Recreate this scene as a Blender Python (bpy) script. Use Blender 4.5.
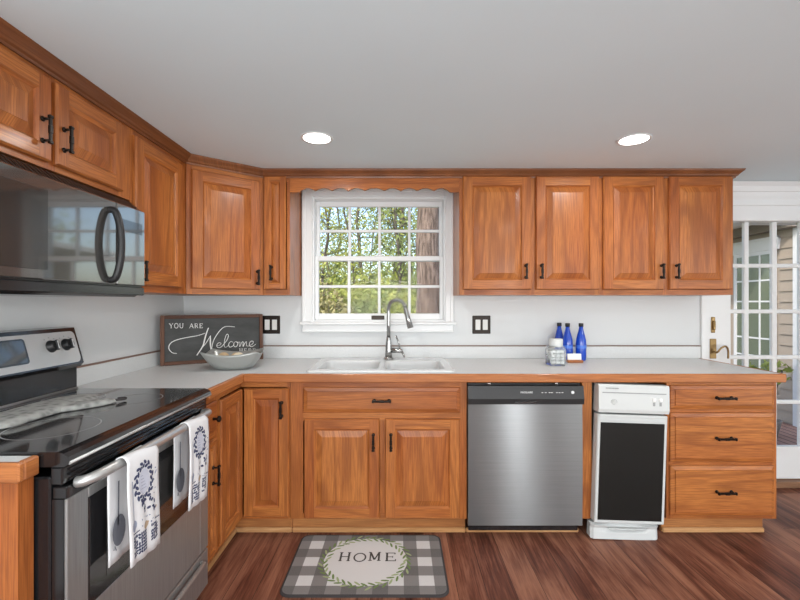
import bpy, bmesh, math, random
from mathutils import Vector, Matrix
PI = math.pi
R = random.Random(7)
SC = bpy.context.scene
COL = SC.collection
for o in list(bpy.data.objects):
    bpy.data.objects.remove(o, do_unlink=True)

# ------------------------------------------------------------------ camera, sky, lights, exposure
F, HOR, CZ = 425.0, 303.0, 1.22           # focal length in pixels, horizon row, camera height


def PX(px, d): return (px - 400.0) * d / F
def PZ(py, d): return CZ - (py - HOR) * d / F


cam_d = bpy.data.cameras.new('camera'); cam = bpy.data.objects.new('camera', cam_d); COL.objects.link(cam)
cam.location = (0, 0, CZ); cam.rotation_euler = (PI / 2, 0, 0)
cam_d.sensor_width = 36; cam_d.lens = F / 800 * 36; cam_d.shift_y = 3 / 800; cam_d.clip_start = 0.02; cam_d.clip_end = 400
SC.camera = cam

W = bpy.data.worlds.new('sky'); SC.world = W; W.use_nodes = True
wn = W.node_tree.nodes; wl = W.node_tree.links
sky = wn.new('ShaderNodeTexSky'); sky.sky_type = 'NISHITA'; sky.sun_disc = False
sky.sun_elevation = math.radians(42); sky.sun_rotation = math.radians(200); sky.air_density = 1.0; sky.dust_density = 2.5
wn['Background'].inputs['Strength'].default_value = 0.42
wl.new(sky.outputs[0], wn['Background'].inputs[0])

sun_d = bpy.data.lights.new('sun', 'SUN'); sun = bpy.data.objects.new('sun', sun_d); COL.objects.link(sun)
sun_d.energy = 2.2; sun_d.angle = math.radians(2); sun_d.color = (1, .95, .86)
sun.rotation_euler = Vector((.62, .50, -.60)).to_track_quat('-Z', 'Y').to_euler()


def area(name, loc, rot, sx, sy, e, col=(1, 1, 1), shape='RECTANGLE', spread=None):
    d = bpy.data.lights.new(name, 'AREA'); d.shape = shape; d.size = sx
    if shape == 'RECTANGLE': d.size_y = sy
    d.energy = e; d.color = col
    if spread: d.spread = spread
    o = bpy.data.objects.new(name, d); COL.objects.link(o); o.location = loc; o.rotation_euler = rot
    return o


# added area lamps at the unseen rear and right-hand windows, filling the room
area('rear_stripe_lamp', (1.97, -2.96, 1.05), (PI / 2, 0, 0), 0.17, 1.85, 36, (.95, .98, 1))  # added for the bright stripe reflected in the dishwasher door
area('rear_right_fill', (3.10, -2.96, 1.12), (PI / 2, 0, 0), 0.70, 1.5, 16, (.95, .98, 1))
area('rear_left_fill', (-0.35, -2.96, 1.15), (PI / 2 + .12, 0, 0), 1.5, 1.1, 60, (.97, .98, 1))  # added broad fill for the back wall and cabinet fronts
area('right_side_fill', (3.56, -0.3, 1.1), (PI / 2, 0, PI / 2), 2.4, 1.7, 30, (.95, .98, 1))
# added fill lamp, unseen behind the camera, tilted up to brighten the ceiling
area('ceiling_fill', (-.15, -.25, 1.0), (PI - 1.08, 0, math.radians(-12)), 1.5, .9, 13, (.92, .97, 1))
EXPOSURE = 0.0
vs = SC.view_settings
vs.view_transform = 'Standard'; vs.look = 'None'; vs.gamma = 1; vs.exposure = EXPOSURE; vs.use_curve_mapping = False

# ------------------------------------------------------------------ materials


def mat(name, col=(.8, .8, .8), rough=.5, metal=0, spec=.5, coat=0, emis=None, es=0, aniso=0, trans=0, ior=1.45, alpha=1):
    m = bpy.data.materials.new(name); m.use_nodes = True
    b = m.node_tree.nodes['Principled BSDF']
    b.inputs['Base Color'].default_value = (*col, 1); b.inputs['Roughness'].default_value = rough
    b.inputs['Metallic'].default_value = metal; b.inputs['Specular IOR Level'].default_value = spec
    b.inputs['Coat Weight'].default_value = coat; b.inputs['Coat Roughness'].default_value = .15
    b.inputs['Anisotropic'].default_value = aniso
    b.inputs['Transmission Weight'].default_value = trans; b.inputs['IOR'].default_value = ior
    b.inputs['Alpha'].default_value = alpha
    if emis: b.inputs['Emission Color'].default_value = (*emis, 1); b.inputs['Emission Strength'].default_value = es
    return m


class NT:
    def __init__(s, m): s.m = m; s.t = m.node_tree; s.n = s.t.nodes; s.b = s.n['Principled BSDF']
    def new(s, t, **k):
        n = s.n.new(t)
        for a, v in k.items(): setattr(n, a, v)
        return n
    def link(s, a, b): s.t.links.new(a, b)
    def coord(s, kind, scale=(1, 1, 1), rot=(0, 0, 0), loc=(0, 0, 0)):
        c = s.new('ShaderNodeTexCoord'); m = s.new('ShaderNodeMapping')
        m.inputs['Scale'].default_value = scale; m.inputs['Rotation'].default_value = rot; m.inputs['Location'].default_value = loc
        s.link(c.outputs[kind], m.inputs[0]); return m.outputs[0]
    def noise(s, vec, scale, detail=3, rough=.5, dist=0):
        n = s.new('ShaderNodeTexNoise'); n.inputs['Scale'].default_value = scale; n.inputs['Detail'].default_value = detail
        n.inputs['Roughness'].default_value = rough; n.inputs['Distortion'].default_value = dist
        s.link(vec, n.inputs['Vector']); return n.outputs['Fac']
    def math(s, op, a, b=None, c=None):
        n = s.new('ShaderNodeMath', operation=op)
        for i, v in enumerate((a, b, c)):
            if v is None: continue
            if isinstance(v, (int, float)): n.inputs[i].default_value = v
            else: s.link(v, n.inputs[i])
        return n.outputs[0]
    def ramp(s, fac, stops):
        n = s.new('ShaderNodeValToRGB'); el = n.color_ramp.elements
        while len(el) < len(stops): el.new(.5)
        for e, (p, c) in zip(el, stops): e.position = p; e.color = (*c, 1)
        s.link(fac, n.inputs[0]); return n.outputs[0]
    def mix(s, fac, a, b, blend='MIX'):
        n = s.new('ShaderNodeMix', data_type='RGBA', blend_type=blend)
        for i, v in ((0, fac), (6, a), (7, b)):
            if isinstance(v, (int, float)): n.inputs[i].default_value = v
            elif isinstance(v, tuple): n.inputs[i].default_value = (*v, 1)
            else: s.link(v, n.inputs[i])
        return n.outputs[2]
    def bump(s, h, strength=.2, dist=.01):
        n = s.new('ShaderNodeBump'); n.inputs['Strength'].default_value = strength; n.inputs['Distance'].default_value = dist
        s.link(h, n.inputs['Height']); s.link(n.outputs[0], s.b.inputs['Normal'])
    def col(s, c): s.link(c, s.b.inputs['Base Color'])


def wood(name, light, mid, dark, rough=.38, coat=.12):
    m = mat(name, mid, rough, coat=coat, spec=.36); n = NT(m)
    uv = n.coord('UV', (1, 1, 1))
    mp = n.new('ShaderNodeMapping'); mp.inputs['Scale'].default_value = (4.2, .5, 1); n.link(uv, mp.inputs[0])
    contour = n.noise(mp.outputs[0], 1.0, 2, .45, .2)
    rings = n.math('SINE', n.math('MULTIPLY', contour, 62.0))
    mp2 = n.new('ShaderNodeMapping'); mp2.inputs['Scale'].default_value = (230, 7, 1); n.link(uv, mp2.inputs[0])
    fine = n.noise(mp2.outputs[0], 1.0, 3, .6)
    mp3 = n.new('ShaderNodeMapping'); mp3.inputs['Scale'].default_value = (2.2, .35, 1); n.link(uv, mp3.inputs[0])
    board = n.noise(mp3.outputs[0], 2.0, 1, .5)
    base = n.ramp(board, [(.3, mid), (.72, light)])
    pore = n.math('MULTIPLY', n.ramp(fine, [(.40, (1, 1, 1)), (.6, (0, 0, 0))]), .50)
    c = n.mix(pore, base, dark)
    rg = n.math('MULTIPLY', n.ramp(n.math('ADD', n.math('MULTIPLY', rings, .5), n.math('MULTIPLY', fine, .6)), [(.42, (0, 0, 0)), (.85, (1, 1, 1))]), .42)
    n.col(n.mix(rg, c, dark)); n.bump(fine, .08, .002)
    return m


OAK = wood('honey_oak', (.53, .194, .048), (.39, .113, .027), (.13, .030, .009))
PANELOAK = wood('toe_oak', (.50, .22, .075), (.40, .155, .048), (.22, .08, .028))
HIGHLIGHT_OAK = wood('highlight_oak_moulding', (.62, .36, .17), (.52, .27, .11), (.34, .15, .05))  # oak lightened to paint in the highlight on the shoe moulding
EDGE = wood('worktop_edge_oak', (.52, .195, .060), (.42, .145, .042), (.22, .065, .020))
BARNWOOD = wood('sign_frame_wood', (.20, .10, .065), (.13, .065, .045), (.06, .03, .02), .7, 0)

M = {}
M['wall'] = mat('wall_paint', (.68, .70, .705), .75); n = NT(M['wall']); n.bump(n.noise(n.coord('Object'), 180, 2), .05, .002)
M['ceiling'] = mat('ceiling_paint', (.74, .76, .76), .85)
n = NT(M['ceiling']); n.col(n.ramp(n.noise(n.coord('Object', (1, 1, 1)), 1.2, 3), [(.3, (.70, .80, .84)), (.7, (.735, .835, .875))]))
M['white'] = mat('white_trim_paint', (.80, .81, .81), .35)
M['white_ext'] = mat('white_exterior_paint', (.75, .76, .76), .5)
M['laminate'] = mat('grey_laminate', (.62, .63, .625), .36)
n = NT(M['laminate']); n.col(n.ramp(n.noise(n.coord('Object'), 260, 3, .7), [(.35, (.61, .625, .625)), (.65, (.72, .735, .735))]))
M['porcelain'] = mat('white_sink_enamel', (.66, .67, .67), .12, coat=.4)
M['bronze'] = mat('dark_bronze', (.022, .017, .014), .34, .75)
M['capstrip'] = mat('brown_cap_strip', (.22, .13, .095), .5)
M['black'] = mat('gloss_black_enamel', (.012, .012, .013), .16, coat=.5)
M['blackmat'] = mat('satin_black_plastic', (.018, .018, .019), .42)
M['glassblack'] = mat('black_ceramic_glass', (.010, .010, .011), .06, coat=.7)
M['oveninner'] = mat('oven_window_glass', (.035, .034, .033), .08, coat=.8)
M['microwindow'] = mat('microwave_window_glass', (.10, .098, .094), .06, .7, coat=.5)
M['microglass'] = mat('microwave_dark_glass', (.19, .185, .177), .05, .75, coat=.6)
M['steel'] = mat('brushed_steel', (.46, .465, .47), .32, 1, aniso=.98)
n = NT(M['steel']); g = n.noise(n.coord('Object', (3, 3, 400)), 1, 2); n.col(n.ramp(g, [(.3, (.235, .242, .245)), (.7, (.27, .277, .28))]))
tg = n.new('ShaderNodeTangent', direction_type='UV_MAP', uv_map='UVMap'); n.link(tg.outputs[0], n.b.inputs['Tangent']); n.b.inputs['Anisotropic Rotation'].default_value = .25
M['steel_range'] = mat('range_steel', (.38, .38, .375), .42, .75)
n = NT(M['steel_range']); g = n.noise(n.coord('Object', (300, 6, 6)), 1, 2); n.col(n.ramp(g, [(.3, (.34, .34, .335)), (.7, (.42, .42, .415))]))
M['panel_steel'] = mat('backguard_steel', (.58, .59, .59), .42, .35)
M['nickel'] = mat('brushed_nickel', (.42, .42, .41), .25, 1)
M['handle_steel'] = mat('handle_steel', (.50, .50, .49), .38, .7)
M['burner'] = mat('burner_ring_print', (.35, .35, .35), .3)
M['appliance_white'] = mat('white_appliance_plastic', (.60, .62, .61), .35)
M['appliance_grey'] = mat('grey_print', (.32, .33, .33), .5)
M['silverprint'] = mat('silver_print', (.75, .75, .75), .4)
M['knobsteel'] = mat('pale_rocker', (.72, .72, .70), .4)
M['brass'] = mat('antique_brass', (.30, .20, .09), .35, 1)
M['blueglass'] = mat('cobalt_glass', (.010, .10, .72), .06, trans=.5, coat=.5)
M['blueprint'] = mat('blue_bottle_print', (.06, .17, .62), .4)
M['glass'] = mat('clear_glass', (1, 1, 1), .02, trans=1, ior=1.45)
M['chalk'] = mat('chalkboard', (.055, .056, .055), .7)
n = NT(M['chalk']); n.col(n.ramp(n.noise(n.coord('Object', (1, 1, 3)), 7, 5, .6), [(.3, (.045, .046, .045)), (.75, (.085, .087, .085))]))
M['chalkwhite'] = mat('chalk_white', (.80, .80, .78), .8)
M['bowlgrey'] = mat('grey_stoneware', (.36, .37, .355), .30, .35)
M['tan'] = mat('tan_wicker', (.62, .46, .28), .7)
M['cream'] = mat('cream_ball', (.80, .72, .55), .6)
M['pod'] = mat('white_tablet', (.85, .86, .86), .5)
M['card'] = mat('white_card', (.85, .84, .82), .6)
M['towel'] = mat('white_towel', (.76, .76, .77), .9); n = NT(M['towel']); n.bump(n.noise(n.coord('Object'), 900, 1), .25, .002)
M['navy'] = mat('navy_print', (.055, .065, .13), .9)
M['slate'] = mat('grey_print_cloth', (.15, .155, .18), .9)
M['bluegrey'] = mat('blue_grey_print', (.30, .33, .43), .9)
M['tanprint'] = mat('tan_print', (.48, .36, .25), .9)
M['mitt'] = mat('grey_pattern_cloth', (.5, .5, .48), .85)
n = NT(M['mitt']); v = n.new('ShaderNodeTexVoronoi'); v.inputs['Scale'].default_value = 42; n.link(n.coord('Object'), v.inputs['Vector'])
n.col(n.ramp(v.outputs['Distance'], [(.18, (.19, .19, .18)), (.42, (.29, .29, .275)), (.7, (.36, .36, .34))]))
M['threshold'] = wood('threshold_wood', (.34, .19, .11), (.28, .15, .085), (.14, .07, .04), .5, 0)
M['diffuser'] = mat('lit_diffuser', (1, 1, 1), .5, emis=(1, .97, .92), es=9)
M['rubber'] = mat('dark_grey_binding', (.045, .04, .04), .9)
# window glass: thin pane, mostly clear with a surface reflection
m = bpy.data.materials.new('window_glass'); m.use_nodes = True; t = m.node_tree; t.nodes.remove(t.nodes['Principled BSDF'])
tr = t.nodes.new('ShaderNodeBsdfTransparent'); gl = t.nodes.new('ShaderNodeBsdfGlossy'); gl.inputs['Roughness'].default_value = .02
fr = t.nodes.new('ShaderNodeFresnel'); fr.inputs[0].default_value = 1.14; mx = t.nodes.new('ShaderNodeMixShader')
t.links.new(fr.outputs[0], mx.inputs[0]); t.links.new(tr.outputs[0], mx.inputs[1]); t.links.new(gl.outputs[0], mx.inputs[2])
t.links.new(mx.outputs[0], t.nodes['Material Output'].inputs[0]); M['pane'] = m
M['extpane'] = mat('reflection_tinted_glass', (.17, .20, .15), .05, coat=1, spec=.9)  # green-grey base colour stands in for reflected trees
# jar glass: clear with slight grey
M['jarglass'] = mat('jar_glass', (.93, .95, .95), .03, trans=.9, ior=1.15)

# floor planks
m = mat('dark_laminate_planks', (.15, .07, .05), .42, spec=.22); n = NT(m)
vec = n.coord('Object', (1, 1, 1), (0, 0, PI / 2))
br = n.new('ShaderNodeTexBrick'); br.offset = .37; br.offset_frequency = 2
for k, v in (('Scale', 1), ('Mortar Size', .0013), ('Mortar Smooth', .3), ('Bias', 0), ('Brick Width', 1.15), ('Row Height', .122)): br.inputs[k].default_value = v
br.inputs['Color1'].default_value = (.0, .0, .0, 1); br.inputs['Color2'].default_value = (1, 1, 1, 1); br.inputs['Mortar'].default_value = (.2, .2, .2, 1)
n.link(vec, br.inputs['Vector'])
c = n.new('ShaderNodeTexCoord')
off = n.new('ShaderNodeVectorMath', operation='MULTIPLY_ADD'); n.link(br.outputs['Color'], off.inputs[0]); off.inputs[1].default_value = (7, 3, 5)
n.link(c.outputs['Object'], off.inputs[2])
mp = n.new('ShaderNodeMapping'); mp.inputs['Scale'].default_value = (9, 1.0, 1); n.link(off.outputs[0], mp.inputs[0])
g1 = n.noise(mp.outputs[0], 1.6, 5, .62, .5)
mp = n.new('ShaderNodeMapping'); mp.inputs['Scale'].default_value = (90, 3.5, 1); n.link(off.outputs[0], mp.inputs[0])
g2 = n.noise(mp.outputs[0], 1.5, 3, .6)
f = n.math('ADD', n.math('MULTIPLY', g1, .75), n.math('MULTIPLY', g2, .32))
f = n.math('ADD', f, n.math('MULTIPLY', br.outputs['Color'], .15))
col = n.ramp(f, [(.40, (.040, .013, .009)), (.55, (.135, .046, .028)), (.74, (.31, .135, .082))])
n.col(n.mix(br.outputs['Fac'], col, (.04, .018, .013))); n.bump(g2, .08, .002)
M['floor'] = m

# buffalo check mat cloth (object coordinates in metres, origin at the mat's centre)
m = mat('buffalo_check', (.5, .5, .5), .9); n = NT(m)
sp = n.new('ShaderNodeSeparateXYZ'); tc = n.new('ShaderNodeTexCoord'); n.link(tc.outputs['Object'], sp.inputs[0])


def stripe(o, p):
    w = n.math('FRACT', n.math('ADD', n.math('DIVIDE', o, p), .25 + 40))
    return n.math('GREATER_THAN', w, .5)


sx = stripe(sp.outputs[0], .133); sy = stripe(sp.outputs[1], .137)
s = n.math('ADD', sx, sy)
cc = n.ramp(n.math('DIVIDE', s, 2.0), [(0.0, (.66, .65, .64)), (.5, (.19, .178, .172)), (1.0, (.095, .087, .085))])
n.col(n.mix(n.math('MULTIPLY', n.noise(tc.outputs['Object'], 260, 2), .35), cc, (.3, .29, .28))); M['check'] = m

# exterior
m = mat('bark', (.2, .15, .12), .95); n = NT(m)
v = n.noise(n.coord('Object', (24, 24, 3.2)), 1.6, 6, .65, .4); n.col(n.ramp(v, [(.34, (.04, .03, .024)), (.5, (.17, .125, .10)), (.7, (.33, .255, .21))])); n.bump(v, .8, .03); M['bark'] = m
m = mat('thin_bark', (.12, .10, .085), .95); n = NT(m)
v = n.noise(n.coord('Object', (20, 20, 3)), 1.6, 4, .65); n.col(n.ramp(v, [(.35, (.05, .042, .036)), (.7, (.20, .17, .14))])); M['thinbark'] = m


def leaf(name, a, b):
    m = mat(name, a, .6); n = NT(m); v = n.noise(n.coord('Object'), 2.6, 4, .7)
    n.col(n.ramp(v, [(.35, a), (.65, b)])); n.b.inputs['Subsurface Weight'].default_value = 0
    return m


M['leaf_a'] = leaf('spring_leaves', (.20, .26, .04), (.46, .47, .12))
M['leaf_b'] = leaf('olive_leaves', (.11, .16, .04), (.30, .36, .12))
M['leaf_c'] = leaf('dry_undergrowth_leaves', (.20, .17, .08), (.38, .36, .15))
m = mat('leaf_litter', (.2, .17, .1), .95); n = NT(m)
n.col(n.ramp(n.noise(n.coord('Object'), 1.5, 6, .7), [(.35, (.12, .15, .05)), (.6, (.27, .26, .12))])); M['ground'] = m
m = mat('beige_siding', (.42, .35, .28), .7); M['siding'] = m
m = mat('deck_boards', (.30, .17, .13), .7); n = NT(m)
w = n.new('ShaderNodeTexWave'); w.inputs['Scale'].default_value = 3.5; n.link(n.coord('Object'), w.inputs['Vector'])
n.col(n.ramp(w.outputs[0], [(.03, (.08, .04, .03)), (.12, (.30, .17, .13))])); M['deck'] = m
M['eave'] = mat('taupe_beam_paint', (.23, .20, .17), .8)

# ------------------------------------------------------------------ mesh builder


class MB:
    def __init__(s): s.bm = bmesh.new(); s.uv = s.bm.loops.layers.uv.new('UVMap'); s.M = Matrix.Identity(4); s.off = (0, 0)
    def piece(s): s.off = (R.uniform(0, 60), R.uniform(0, 60)); return s
    def v(s, p): return s.bm.verts.new(s.M @ Vector(p))
    def f(s, vs, mi=0, g='z', smooth=False):
        try: f = s.bm.faces.new(vs)
        except ValueError: return None
        f.material_index = mi; f.smooth = smooth
        for l in f.loops:
            c = l.vert.co
            a = {'x': (c.y + c.z, c.x), 'y': (c.x + c.z, c.y), 'z': (c.x + c.y, c.z)}[g]
            l[s.uv].uv = (a[0] + s.off[0], a[1] + s.off[1])
        return f
    def poly(s, pts, mi=0, g='z', smooth=False): return s.f([s.v(p) for p in pts], mi, g, smooth)
    def box(s, x0, x1, y0, y1, z0, z1, mi=0, g='z', bev=0):
        s.piece()
        if bev <= 0:
            V = [s.v((x, y, z)) for x in (x0, x1) for y in (y0, y1) for z in (z0, z1)]
            for q in ((0, 1, 3, 2), (4, 6, 7, 5), (0, 4, 5, 1), (2, 3, 7, 6), (0, 2, 6, 4), (1, 5, 7, 3)): s.f([V[i] for i in q], mi, g)
            return s
        b = min(bev, (x1 - x0) / 2.01, (y1 - y0) / 2.01, (z1 - z0) / 2.01)
        X, Y, Z = (x0, x1), (y0, y1), (z0, z1); P = {}
        for i in (0, 1):
            for j in (0, 1):
                for k in (0, 1):
                    x, y, z = X[i], Y[j], Z[k]; dx = b if i == 0 else -b; dy = b if j == 0 else -b; dz = b if k == 0 else -b
                    P[i, j, k] = (s.v((x, y + dy, z + dz)), s.v((x + dx, y, z + dz)), s.v((x + dx, y + dy, z)))
        for a in (0, 1):
            s.f([P[a, 0, 0][0], P[a, 0, 1][0], P[a, 1, 1][0], P[a, 1, 0][0]], mi, g)
            s.f([P[0, a, 0][1], P[1, a, 0][1], P[1, a, 1][1], P[0, a, 1][1]], mi, g)
            s.f([P[0, 0, a][2], P[0, 1, a][2], P[1, 1, a][2], P[1, 0, a][2]], mi, g)
            for c in (0, 1):
                s.f([P[a, c, 0][0], P[a, c, 1][0], P[a, c, 1][1], P[a, c, 0][1]], mi, g)
                s.f([P[a, 0, c][0], P[a, 1, c][0], P[a, 1, c][2], P[a, 0, c][2]], mi, g)
                s.f([P[0, a, c][1], P[1, a, c][1], P[1, a, c][2], P[0, a, c][2]], mi, g)
                for e in (0, 1): s.f(list(P[a, c, e]), mi, g)
        return s
    def prism(s, pts, axis, a0, a1, mi=0, g='z', caps=True, smooth=False):
        """pts: closed 2-D outline; axis 'x','y','z' the extrusion axis."""
        s.piece()
        def mk(p, a):
            return {'x': (a, p[0], p[1]), 'y': (p[0], a, p[1]), 'z': (p[0], p[1], a)}[axis]
        A = [s.v(mk(p, a0)) for p in pts]; B = [s.v(mk(p, a1)) for p in pts]; n_ = len(pts)
        for i in range(n_): s.f([A[i], A[(i + 1) % n_], B[(i + 1) % n_], B[i]], mi, g, smooth)
        if caps: s.f(A[::-1], mi, g); s.f(B, mi, g)
        return s
    def lathe(s, prof, c=(0, 0, 0), axis='z', n_=24, mi=0, cap=True, smooth=True):
        rings = []
        for r, h in prof:
            ring = []
            for i in range(n_):
                a = 2 * PI * i / n_; u, w = r * math.cos(a), r * math.sin(a)
                p = {'z': (u, w, h), 'y': (u, h, w), 'x': (h, u, w)}[axis]
                ring.append(s.v((c[0] + p[0], c[1] + p[1], c[2] + p[2])))
            rings.append(ring)
        for a, b in zip(rings, rings[1:]):
            for i in range(n_): s.f([a[i], a[(i + 1) % n_], b[(i + 1) % n_], b[i]], mi, 'z', smooth)
        if cap: s.f(rings[0][::-1], mi); s.f(rings[-1], mi)
        return s
    def tube(s, pts, r, n_=10, mi=0, smooth=True):
        P = [Vector(p) for p in pts]; rr = r if isinstance(r, (list, tuple)) else [r] * len(P); rings = []; up = None
        for i, p in enumerate(P):
            d = (P[min(i + 1, len(P) - 1)] - P[max(i - 1, 0)]).normalized()
            if up is None: up = Vector((0, 0, 1)) if abs(d.z) < .9 else Vector((1, 0, 0))
            a = d.cross(up).normalized(); b = a.cross(d).normalized(); up = b
            rings.append([s.v(p + (a * math.cos(2 * PI * k / n_) + b * math.sin(2 * PI * k / n_)) * rr[i]) for k in range(n_)])
        for a, b in zip(rings, rings[1:]):
            for i in range(n_): s.f([a[i], a[(i + 1) % n_], b[(i + 1) % n_], b[i]], mi, 'z', smooth)
        s.f(rings[0][::-1], mi); s.f(rings[-1], mi)
        return s
    def ribbon(s, pts, w, fn, mi=0):
        """flat stroke through 2-D points; fn maps (u,v) to 3-D."""
        P = [Vector(p) for p in pts]; ww = w if isinstance(w, (list, tuple)) else [w] * len(P); L = []
        for i, p in enumerate(P):
            d = P[min(i + 1, len(P) - 1)] - P[max(i - 1, 0)]
            if d.length < 1e-9: d = Vector((1, 0))
            d.normalize(); nn = Vector((-d.y, d.x)) * ww[i] / 2
            L.append((s.v(fn(*(p + nn))), s.v(fn(*(p - nn)))))
        for a, b in zip(L, L[1:]): s.f([a[0], a[1], b[1], b[0]], mi)
        return s
    def oval(s, c, ru, rv, fn, mi=0, rot=0, n_=14):
        ca, sa = math.cos(rot), math.sin(rot)
        s.poly([fn(c[0] + ru * math.cos(t) * ca - rv * math.sin(t) * sa, c[1] + ru * math.cos(t) * sa + rv * math.sin(t) * ca) for t in [2 * PI * i / n_ for i in range(n_)]], mi)
        return s
    def build(s, name, mats, parent=None, loc=None, fix=True):
        if fix: bmesh.ops.recalc_face_normals(s.bm, faces=s.bm.faces)
        me = bpy.data.meshes.new(name); s.bm.to_mesh(me); s.bm.free()
        for m_ in (mats if isinstance(mats, (list, tuple)) else [mats]): me.materials.append(M[m_] if isinstance(m_, str) else m_)
        o = bpy.data.objects.new(name, me); COL.objects.link(o)
        if parent: o.parent = parent
        if loc: o.location = loc
        return o


def spline(pts, k=6):
    P = [Vector(p) for p in pts]; out = []
    for i in range(len(P) - 1):
        a, b, c, d = P[max(i - 1, 0)], P[i], P[i + 1], P[min(i + 2, len(P) - 1)]
        for j in range(k):
            t = j / k
            out.append(.5 * ((2 * b) + (c - a) * t + (2 * a - 5 * b + 4 * c - d) * t * t + (3 * b - a - 3 * c + d) * t ** 3))
    out.append(P[-1]); return out


def tag(o, label, cat, group=None, kind=None):
    o['label'] = label; o['category'] = cat
    if group: o['group'] = group
    if kind: o['kind'] = kind
    return o


def thing(name, label, cat, loc=(0, 0, 0), rz=0, group=None):
    o = bpy.data.objects.new(name, None); COL.objects.link(o); o.empty_display_size = .05
    o.location = loc; o.rotation_euler = (0, 0, rz); return tag(o, label, cat, group)


def struct(o): o['kind'] = 'structure'; return o


def copy_tree(o, parent=None):
    c = o.copy(); COL.objects.link(c)
    if parent: c.parent = parent
    for ch in list(o.children): copy_tree(ch, c)
    return c


# ------------------------------------------------------------------ room shell
XL, YB, YR, XR, ZC = -1.435, 2.82, -3.0, 3.6, 2.005
WX0, WX1, WZ0, WZ1 = -.582, .302, 1.095, 1.922          # sink window opening
DX0, DX1, DZ1 = 2.035, 3.45, 1.765                      # patio door opening
WT = .16
b = MB(); b.box(XL - WT, XR + WT, YR - WT, YB + WT, -.12, 0); struct(b.build('floor', 'floor'))
b = MB(); b.box(XL - WT, XR + WT, YR - WT, YB + WT, ZC, ZC + .15); struct(b.build('ceiling', 'ceiling'))
b = MB()
for x0, x1, z0, z1 in ((XL - WT, WX0, 0, ZC), (WX0, WX1, 0, WZ0), (WX0, WX1, WZ1, ZC), (WX1, DX0, 0, ZC), (DX0, DX1, DZ1, ZC), (DX1, XR + WT, 0, ZC)):
    b.box(x0, x1, YB, YB + WT, z0, z1)
struct(b.build('wall_back', 'wall'))
b = MB(); b.box(XL - WT, XL, YR, YB, 0, ZC); struct(b.build('wall_left', 'wall'))


def holed(name, fixed, axis, a0, a1, holes):
    """a wall with rectangular window openings (h0,h1,z0,z1)"""
    bb = MB(); cur = a0
    def bx(u0, u1, z0, z1):
        if u1 - u0 < 1e-4 or z1 - z0 < 1e-4: return
        if axis == 'x': bb.box(u0, u1, fixed[0], fixed[1], z0, z1)
        else: bb.box(fixed[0], fixed[1], u0, u1, z0, z1)
    for h0, h1, z0, z1 in holes:
        bx(cur, h0, 0, ZC); bx(h0, h1, 0, z0); bx(h0, h1, z1, ZC); cur = h1
    bx(cur, a1, 0, ZC); struct(bb.build(name, 'wall'))


holed('wall_rear', (YR - WT, YR), 'x', XL - WT, XR + WT, [(-1.1, .4, .7, 1.8), (1.87, 2.07, .12, 1.97), (2.74, 3.46, .37, 1.87)])
holed('wall_right', (XR, XR + WT), 'y', YR, YB, [(-1.5, .9, .25, 1.9)])


def simple_window(name, axis, u0, u1, z0, z1, c, nu, nz):
    bb = MB(); w = .035
    def bx(a0, a1, b0, b1, t=.03):
        if axis == 'x': bb.box(a0, a1, c - t, c + t, b0, b1)
        else: bb.box(c - t, c + t, a0, a1, b0, b1)
    bx(u0, u0 + w, z0, z1); bx(u1 - w, u1, z0, z1); bx(u0 + w, u1 - w, z0, z0 + w); bx(u0 + w, u1 - w, z1 - w, z1)
    for i in range(1, nu): u = u0 + (u1 - u0) * i / nu; bx(u - .009, u + .009, z0 + w, z1 - w, .012)
    for i in range(1, nz): z = z0 + (z1 - z0) * i / nz; bx(u0 + w, u1 - w, z - .009, z + .009, .0115)
    r = struct(bb.build(name, 'white'))
    g = MB()
    if axis == 'x': g.box(u0 + w, u1 - w, c - .002, c + .002, z0 + w, z1 - w)
    else: g.box(c - .002, c + .002, u0 + w, u1 - w, z0 + w, z1 - w)
    g.build('pane', 'pane', r)


simple_window('unseen_window_2', 'x', -1.1, .4, .7, 1.8, YR - .08, 4, 4)  # unseen windows, added to bring light into the room behind the camera
simple_window('unseen_window_3', 'x', 1.87, 2.07, .12, 1.97, YR - .08, 1, 5)  # narrow one placed for the stripe reflected in the dishwasher
simple_window('unseen_window_4', 'x', 2.74, 3.46, .37, 1.87, YR - .08, 3, 4)
simple_window('unseen_window_5', 'y', -1.5, .9, .25, 1.9, XR + .08, 6, 5)

# --- window over the sink
b = MB()
cw0, cw1, cz1 = -.645, .352, 1.975
# casing: stepped profile
for (x0, x1, z0, z1) in ((cw0, cw0 + .066, WZ0, cz1), (cw1 - .053, cw1, WZ0, cz1)):
    b.box(x0, x1, YB - .018, YB, z0, z1, bev=.003)
b.box(cw0 + .066, cw1 - .053, YB - .018, YB, cz1 - .052, cz1, bev=.003)
b.box(cw0, cw0 + .022, YB - .026, YB - .018, WZ0, cz1, bev=.003); b.box(cw1 - .02, cw1, YB - .026, YB - .018, WZ0, cz1, bev=.003)
b.box(cw0 + .022, cw1 - .02, YB - .026, YB - .018, cz1 - .022, cz1, bev=.003)
# jamb liner
b.box(WX0 - .0, WX0 + .012, YB - .0, YB + WT, WZ0, WZ1); b.box(WX1 - .012, WX1, YB, YB + WT, WZ0, WZ1)
b.box(WX0 + .012, WX1 - .012, YB, YB + WT, WZ1 - .012, WZ1); b.box(WX0 + .012, WX1 - .012, YB, YB + WT, WZ0, WZ0 + .012)
win = struct(b.build('window_1', 'white'))
b = MB(); b.box(cw0 - .01, cw1 + .015, YB - .05, YB, WZ0 - .018, WZ0 + .0, bev=.004); b.box(cw0 + .0, cw1 + .0, YB - .022, YB, WZ0 - .066, WZ0 - .018, bev=.004)
b.box(cw0 + .0, cw1 + .0, YB - .03, YB - .022, WZ0 - .066, WZ0 - .055, bev=.003); b.build('window_sill', 'white', win)


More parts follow.
